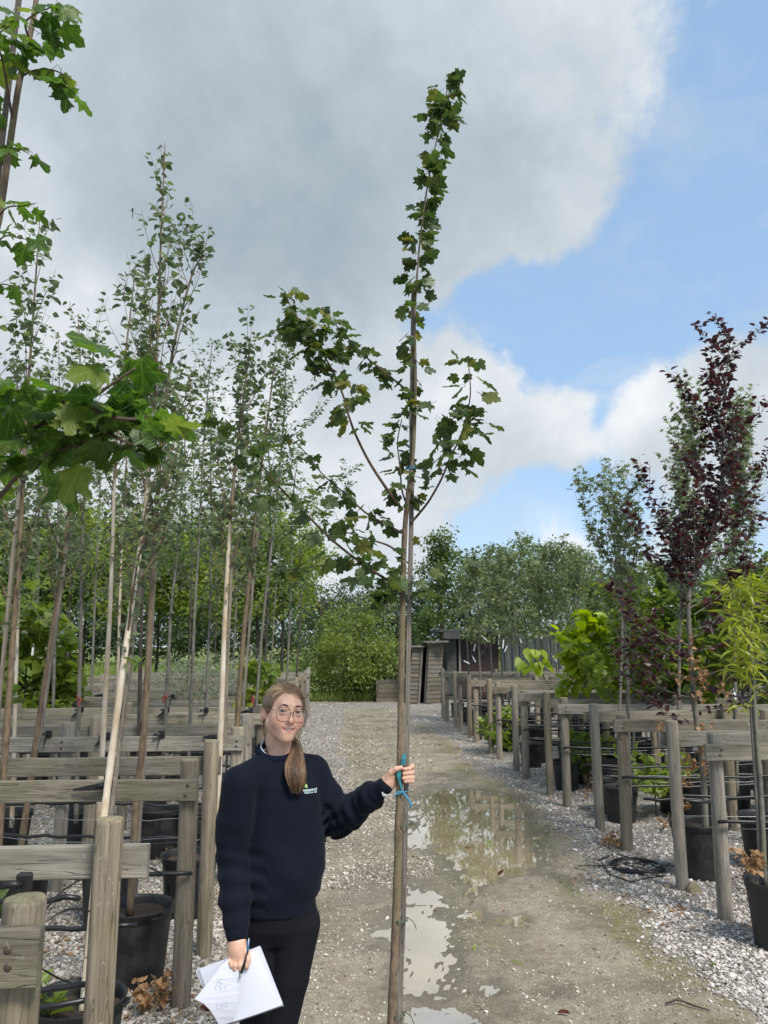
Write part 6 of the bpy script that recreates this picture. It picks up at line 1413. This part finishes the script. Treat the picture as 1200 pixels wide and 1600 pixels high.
    loft(w, [(hz(1424), X_(433), 2.95, .136, .108), (hz(1405), X_(433), 2.95, .139, .112), (hz(1392), X_(434), 2.95, .153, .116), (hz(1360), X_(439), 2.95, .162, .120), (hz(1310), X_(440), 2.955, .154, .112), (hz(1260), X_(439), 2.955, .144, .108), (hz(1225), X_(437), 2.958, .138, .102), (hz(1200), X_(435), 2.968, .112, .086), (hz(1188), X_(433), 2.975, .080, .070), (hz(1182), X_(432), 2.98, .070, .064)], .02)
    w.chain([NB + Vector((-.02, .0, -.01)), RS + Vector((0, 0, .006))], [.060, .058], .04); w.chain([NB + Vector((.02, .0, -.015)), LS + Vector((0, 0, .004))], [.060, .058], .04)
    RSm = RS + (RE - RS) * .45; w.chain([RS, RSm + Vector((-.008, 0, 0)), RE + Vector((-.004, .01, 0)), RE + (RW - RE) * .55, RW + (RE - RW) * .17], [.062, .063, .058, .052, .044], .010)
    w.cap(RW + (RE - RW) * .17, RW + (RE - RW) * .0 + Vector((0, 0, .008)), .0405, .0375, .004)
    LEd = LE + Vector((.0, .0, -.006)); w.chain([LS, LS + (LE - LS) * .5 + Vector((.0, 0, -.004)), LEd, LE + (LW - LE) * .35 + Vector((0, 0, -.006)), LE + (LW - LE) * .72, LW + (LE - LW) * .16], [.062, .062, .058, .054, .044, .038], .022)
    w.cap(LW + (LE - LW) * .17, LW + (LE - LW) * -.02, .0345, .0315, .003)
    # cloth folds
    sl, P = w.reg(w.lo, w.lo + w.res * w.n); x, y, z = P[..., 0], P[..., 1], P[..., 2]; near = np.abs(w.a) < .03
    def axisfold(a, b, freq, amp, t0, t1, seed):
        a = np.array(a); b = np.array(b); ba = b - a; l = np.linalg.norm(ba); t = ((P - a) @ ba) / l / l; r = np.linalg.norm(P - a - t[..., None] * ba, axis=-1)
        side = (x * 37 + z * 21 + y * 29); m = sstep(t0, t0 + .15, t) * (1 - sstep(t1 - .12, t1, t)) * (r < .10)
        return amp * m * np.sin(t * freq + 1.5 * np.sin(side * .5 + seed) + 1.2 * np.sin(side * .23 + seed * 2))
    dsp = axisfold(RS, RW, 46, .0030, .35, .97, 1) + axisfold(LS, LE, 34, .0038, .55, 1.35, 2) + axisfold(LE, LW, 38, .0038, .0, .92, 3)
    tors = sstep(.62, .7, 1 - np.abs(x - X_(437)) / .5) * 1.0
    dsp = dsp + .0032 * np.sin((x * 30 + z * 16) + 1.4 * np.sin(z * 15 + x * 9)) * sstep(hz(1415), hz(1370), z) * (1 - sstep(hz(1260), hz(1210), z)) + .0035 * np.sin(x * 44 - z * 26 + 2 * np.sin(x * 13)) * np.exp(-((z - hz(1385)) / .04) ** 2)
    w.a = np.where(near, w.a + dsp, w.a).astype(np.float32); del P, x, y, z
    # neck opening
    NC = at(431, 1176, 2.975); w.cap(NC + Vector((.0, -.004, -.05)), NC + Vector((.0, -.01, .03)), .052, .062, .002, True); w.cap(NC + Vector((0, -.05, .035)), NC + Vector((0, .06, .075)), .045, .045, .01, True)
    me, P, Q = w.tomesh('sweatshirt', [nv.m]); sw = child('sweatshirt', me)
    # ribbed collar, cuffs and hem as raised bands
    rib = NT('navy_rib_knit'); rb = rib.vec((1, 1, 1)); wv_ = rib.n('ShaderNodeTexWave'); wv_.inputs['Scale'].default_value = 90; rib.L.new(rb, wv_.inputs['Vector']); rib.bump(wv_.outputs['Fac'], .3, .002); rib.set(color=(.0045, .008, .020), rough=.9, spec=.15)
    b = MB(); pts = []
    for k in range(29):
        a_ = 2 * math.pi * k / 28; pts.append(NC + Vector((.062 * math.cos(a_), -.006 + .058 * math.sin(a_), .000 + .022 * math.sin(a_) - .006 * math.cos(a_))))
    b.tube([p + Vector((0, 0, .005)) for p in pts], .0145, 12, caps=False); child('collar', b, rib.m)
    # pale shirt collar showing at her right of the neck
    sh = plain('pale_blue_shirt', (.50, .55, .60), .8, .05, 90); b = MB(); vs = []; m = 12
    for k in range(m + 1):
        a_ = R(150 + 120 * k / m); c_, s_ = math.cos(a_), math.sin(a_); hgt = .024 * math.sin(min(1, (1 - k / m) * 1.15 + .06) * math.pi * .5)
        for rr_, dz in ((.058, -.006), (.0565, hgt), (.054, hgt), (.0545, -.006)): vs.append(NC + Vector((rr_ * c_, -.006 + rr_ * .95 * s_, .004 + .020 * s_ - .006 * c_ + dz)))
    fs_ = []
    for k in range(m):
        for j in range(4): fs_.append((k * 4 + j, k * 4 + (j + 1) % 4, k * 4 + 4 + (j + 1) % 4, k * 4 + 4 + j))
    fs_ += [(0, 1, 2, 3), (m * 4 + 3, m * 4 + 2, m * 4 + 1, m * 4)]; b.add(vs, fs_, smooth=True); child('shirt_collar', b, sh)
    # white shirt cuff inside the left sleeve
    b = MB(); d = (LW - LE).normalized(); b.tube([LW + d * -.03 + Vector((0, 0, -.003)), LW + d * .012 + Vector((0, 0, -.005))], [.0285, .0285], 18); child('shirt_cuff', b, plain('white_shirt', (.68, .69, .70), .8, .05, 90))
    # chest badge: green leaf and two lines of white lettering strokes, on the cloth
    from mathutils.bvhtree import BVHTree
    bt = BVHTree.FromPolygons([Vector(p) for p in P], [tuple(int(i) for i in f_) for f_ in Q])
    def onshirt(px, py, lift=.0012):
        d = Vector(ray(px, py)).normalized(); h = bt.ray_cast(Vector((0, 0, CAMH)), d, 5); 
        return (h[0] - d * lift) if h[0] else at(px, py, 2.85)
    def stroke(b, pts, wpx, mi, lift=.0012):
        for i in range(len(pts) - 1):
            (xa, ya), (xb, yb) = pts[i], pts[i + 1]; dx, dy = xb - xa, yb - ya; l = math.hypot(dx, dy) or 1; nx, ny = -dy / l * wpx / 2, dx / l * wpx / 2
            q4 = [(xa + nx, ya + ny), (xb + nx, yb + ny), (xb - nx, yb - ny), (xa - nx, ya - ny)]; f_ = [onshirt(*q, lift) for q in q4]; bk = [onshirt(*q, lift - .0008) for q in q4]
            b.add(f_ + bk, [(0, 1, 2, 3), (7, 6, 5, 4), (0, 4, 5, 1), (1, 5, 6, 2), (2, 6, 7, 3), (3, 7, 4, 0)], mi)
    b = MB(); top = lambda x: 1231.3 + (1.9 if x < 480 else 1.9 - (x - 480) * .13)
    def letter(x0, kind, y0, h, wd, sw_):
        S = {'l': [[(0, 0), (0, 1)]], 'n': [[(0, 1), (0, .3), (1, .3), (1, 1)]], 'w': [[(0, .3), (.25, 1), (.5, .4), (.75, 1), (1, .3)]], 'o': [[(0, .3), (1, .3), (1, 1), (0, 1), (0, .3)]], 'u': [[(0, .3), (0, 1), (1, 1), (1, .3)]], 'a': [[(0, .35), (1, .35), (1, 1), (0, 1), (0, .65), (1, .65)]], 'm': [[(0, 1), (0, .3), (.5, .3), (.5, 1)], [(.5, .3), (1, .3), (1, 1)]]}[kind]
        for st in S: stroke(b, [(x0 + p[0] * wd, y0 + p[1] * h) for p in st], sw_, 0)
    for k_, x0, wd in (('w', 474, 3), ('a', 478, 2), ('l', 481.4, 0), ('a', 482.9, 2), ('m', 486.4, 3.2), ('n', 491, 2.0), ('l', 494.6, 0)):
        letter(x0, k_, top(x0) - .8, 4.2, wd, .85)
    for k_, x0, wd in (('n', 475.6, 1.2), ('o', 478, 1.2), ('u', 480.3, 1), ('l', 482.4, 0), ('o', 484, 1), ('a', 487, 1.2), ('o', 491, 1.4), ('n', 493.6, 1)): letter(x0, k_, top(x0) + 4.3, 2.3, wd, .6)
    for st, mi in (([(478.3, 1225.0), (476.6, 1228.2), (477.2, 1230.8)], 1), ([(478.3, 1225.0), (480.2, 1228.4), (479.4, 1231)], 1), ([(478.4, 1226.5), (478.4, 1231)], 2)): stroke(b, st, 1.25, mi, .0016)
    child('badge', b, [plain('white_embroidery', (.62, .78, .78), .6), plain('green_embroidery', (.22, .45, .12), .6), plain('light_green_embroidery', (.45, .65, .25), .6)], sw).location = (0, 0, 0)
    # ------------------------------ trousers and shoes
    tr = NT('black_trouser_cloth'); v = tr.vec(); f = tr.noise(v, 260, 3); tr.bump(f, .15, .004); tr.set(color=tr.ramp(f, [(.3, (.0045, .005, .0075)), (.7, (.008, .009, .013))]), rough=.8, spec=.2)
    g = SDF((-.48, 2.76, .05), (.0, 3.16, .92), .0045)
    loft(g, [(HIP.z - .09, HIP.x, 2.95, .118, .080), (HIP.z - .04, HIP.x, 2.95, .136, .100), (HIP.z + .03, HIP.x, 2.95, .137, .104), (HIP.z + .09, HIP.x, 2.95, .128, .10)], .05)
    g.chain([RH + Vector((0, 0, -.01)), (RH + RK) / 2, RK, (RK + RA) / 2, RA + Vector((0, 0, .02))], [.086, .074, .058, .054, .044], .02); g.chain([LH, (LH + LK) / 2, LK, (LK + LA) / 2, LA + Vector((0, 0, .02))], [.086, .074, .058, .054, .044], .010)
    me, P, Q = g.tomesh('trousers', [tr.m]); child('trousers', me)
    for q_, An in ((-1, RA), (1, LA)):
        b = SDF(np.array(An) - [.09, .22, .11], np.array(An) + [.09, .12, .08], .005); b.cap((An.x, An.y + .02, .05), (An.x, An.y - .13, .035), .040, .036, .01); b.cap((An.x, An.y + .01, .06), (An.x, An.y, .11), .042, .040, .02)
        b.a = np.maximum(b.a, (.004 - (b.lo[2] + b.res * np.arange(b.n[2])))[None, None, :]).astype(np.float32)
        me, P, Q = b.tomesh('shoe', [plain('black_boot_leather', (.012, .012, .012), .5)]); child('shoe', me)
    return root
person()
# ------------------------------------------------------------------ notebook and pen in her right hand
def notebook():
    Yn = 2.775; c = at(380, 1540, Yn); root = thing('notebook', 'open spiral notebook with white pages held in the woman\'s lowered hand', 'notebook', c)
    pm = NT('white_paper'); v = pm.vec(); pm.bump(pm.noise(v, 18, 3), .12, .004); pm.set(color=(.70, .72, .80), rough=.8)
    def sheet(name, quad, th, mat, curl=0, n=10, dy=0, ink=False, dip=None):
        # quad corners in photo points with depth: tl, tr, br, bl
        tl, tr_, br, bl = [at(x, y, Yn + q + dy) - c for x, y, q in quad]; vs = []
        for side in (0, 1):
            for i in range(n + 1):
                for j in range(n + 1):
                    u, w = i / n, j / n; p = (tl * (1 - u) + tr_ * u) * (1 - w) + (bl * (1 - u) + br * u) * w
                    off = curl * math.sin(math.pi * u) * (1 - w * .6) + (dip(u, w) if dip else 0); vs.append(p + Vector((0, off + side * th, 0)))
        N = (n + 1) ** 2; fs = []
        for i in range(n):
            for j in range(n):
                a = i * (n + 1) + j; fs += [(a, a + 1, a + n + 2, a + n + 1), (N + a, N + a + n + 1, N + a + n + 2, N + a + 1)]
        edge = [i * (n + 1) for i in range(n + 1)] + [n * (n + 1) + j for j in range(1, n + 1)] + [i * (n + 1) + n for i in range(n - 1, -1, -1)] + [j for j in range(n - 1, 0, -1)]
        for a, b_ in zip(edge, edge[1:] + edge[:1]): fs.append((a, N + a, N + b_, b_))
        b = MB(); b.add(vs, fs, 0, False); return b.build(name, mat, root), (lambda u, w: (tl * (1 - u) + tr_ * u) * (1 - w) + (bl * (1 - u) + br * u) * w + Vector((0, curl * math.sin(math.pi * u) * (1 - w * .6) + (dip(u, w) if dip else 0), 0)))
    sheet('cover', [(307, 1519, .030), (408, 1481, .030), (443, 1572, .016), (345, 1606, .016)], .003, plain('grey_card_cover', (.45, .47, .5), .7))
    sheet('page_block', [(306, 1517, .022), (406, 1479, .020), (442, 1570, .006), (344, 1604, .008)], .0075, pm.m)
    for k in range(3): sheet('page', [(308 + k * 1.5, 1515.5 - k, .019 - .003 * k), (404 + k * 1.2, 1480 + k * .8, .016 - .003 * k), (441, 1571, .004), (344, 1604, .006)], .0006, pm.m, curl=-.003 * k)
    _, pf = sheet('page', [(352, 1497, .006), (401, 1483, .004), (440.5, 1570.5, -.002), (343, 1603, .0)], .0006, pm.m, curl=-.012, dy=-.004, n=14)
    # loose front page: its outer corner sags out to the left
    tri = [(357, 1498, -.012), (345, 1510, -.016), (328, 1532, -.020), (304, 1561, -.024), (318, 1568, -.024), (328, 1578, -.022), (336, 1590, -.018), (343, 1603, -.011)]
    inner = [(372, 1512, -.022), (374, 1526, -.024), (374, 1540, -.024), (374, 1552, -.024), (372, 1564, -.023), (370, 1577, -.020), (367, 1588, -.016), (364, 1596, -.011)]
    vs = [at(x, y, Yn + q) - c for x, y, q in tri] + [at(x, y, Yn + q) - c for x, y, q in inner]; vs2 = [p + Vector((0, .0006, 0)) for p in vs]; fs = [(i, i + 1, i + 9, i + 8) for i in range(7)]
    fs = fs + [tuple(16 + k for k in f[::-1]) for f in fs]; ed = list(range(8)) + list(range(15, 7, -1))
    for a, b_ in zip(ed, ed[1:] + ed[:1]): fs.append((a, 16 + a, 16 + b_, b_))
    b = MB(); b.add(vs + vs2, fs, 0, False); b.build('loose_page', pm.m, root)
    # pencil scribbles, spiral binding with punched look
    b = MB(); rr = random.Random(5)
    for row in range(13):
        for k in range(3):
            x = 334 + rr.uniform(0, 5) + k * 6.5 + row * .3; y = 1531 + row * 4.1 - k * 1.5; q = -.0232 + (.004 if row > 11 else 0)
            if x + 4 > 360 or (row < 3 and k == 2) : continue
            P = [at(x + t * rr.uniform(2.2, 4.6), y + rr.uniform(-1.2, 1.2) - t, Yn + q) - c for t in (0, .35, .7, 1)]; b.tube(P, .0004, 3)
    b.build('pencil_notes', plain('pencil_grey', (.24, .25, .33), .9), root)
    wm = plain('dark_binding_wire', (.03, .03, .032), .35, .1, 50, .7)
    for i in range(34):
        t = i / 33; x, y = 343.5 + t * 97.5, 1603.5 - t * 33.5; b = MB(); pts = [at(x, y, Yn + .004) - c + Vector((.0006 * math.sin(a), .0085 * math.cos(a) - .0, .0045 * math.sin(a) - .001)) for a in np.linspace(0, 5.6, 9)]; b.tube(pts, .0007, 4); b.build('binding_ring', wm, root)
    b = MB()
    for x, y in ((343, 1592), (372, 1585), (399, 1578), (427, 1568)): b.lathe([(0, 0), (.0013, 0), (.0013, .0004)], 8)
    # pen
    p = thing('pen', 'ballpoint pen with blue end and black grip held against the notebook', 'pen', at(380, 1500, 2.76)); o = at(380, 1500, 2.76)
    A = [at(388.3, 1468, 2.772), at(387, 1486, 2.765), at(383, 1503, 2.755), at(376.5, 1521, 2.742), at(374.2, 1528, 2.738)]
    b = MB(); b.tube([A[0] - o, A[1] - o], [.0035, .004], 8); b.build('barrel', plain('blue_pen_plastic', (.04, .22, .55), .3), p)
    b = MB(); b.tube([A[1] - o, A[2] - o, A[3] - o], [.0045, .005, .0042], 8); b.build('grip', plain('black_pen_grip', (.01, .01, .012), .5), p)
    b = MB(); b.tube([A[3] - o, A[4] - o], [.0032, .0007], 8); b.build('tip', M['wire'], p)
    b = MB(); b.tube([at(388.8, 1466, 2.768) - o, at(388.3, 1478, 2.762) - o], .0012, 5); b.build('clip', M['tag_white'], p)
notebook()
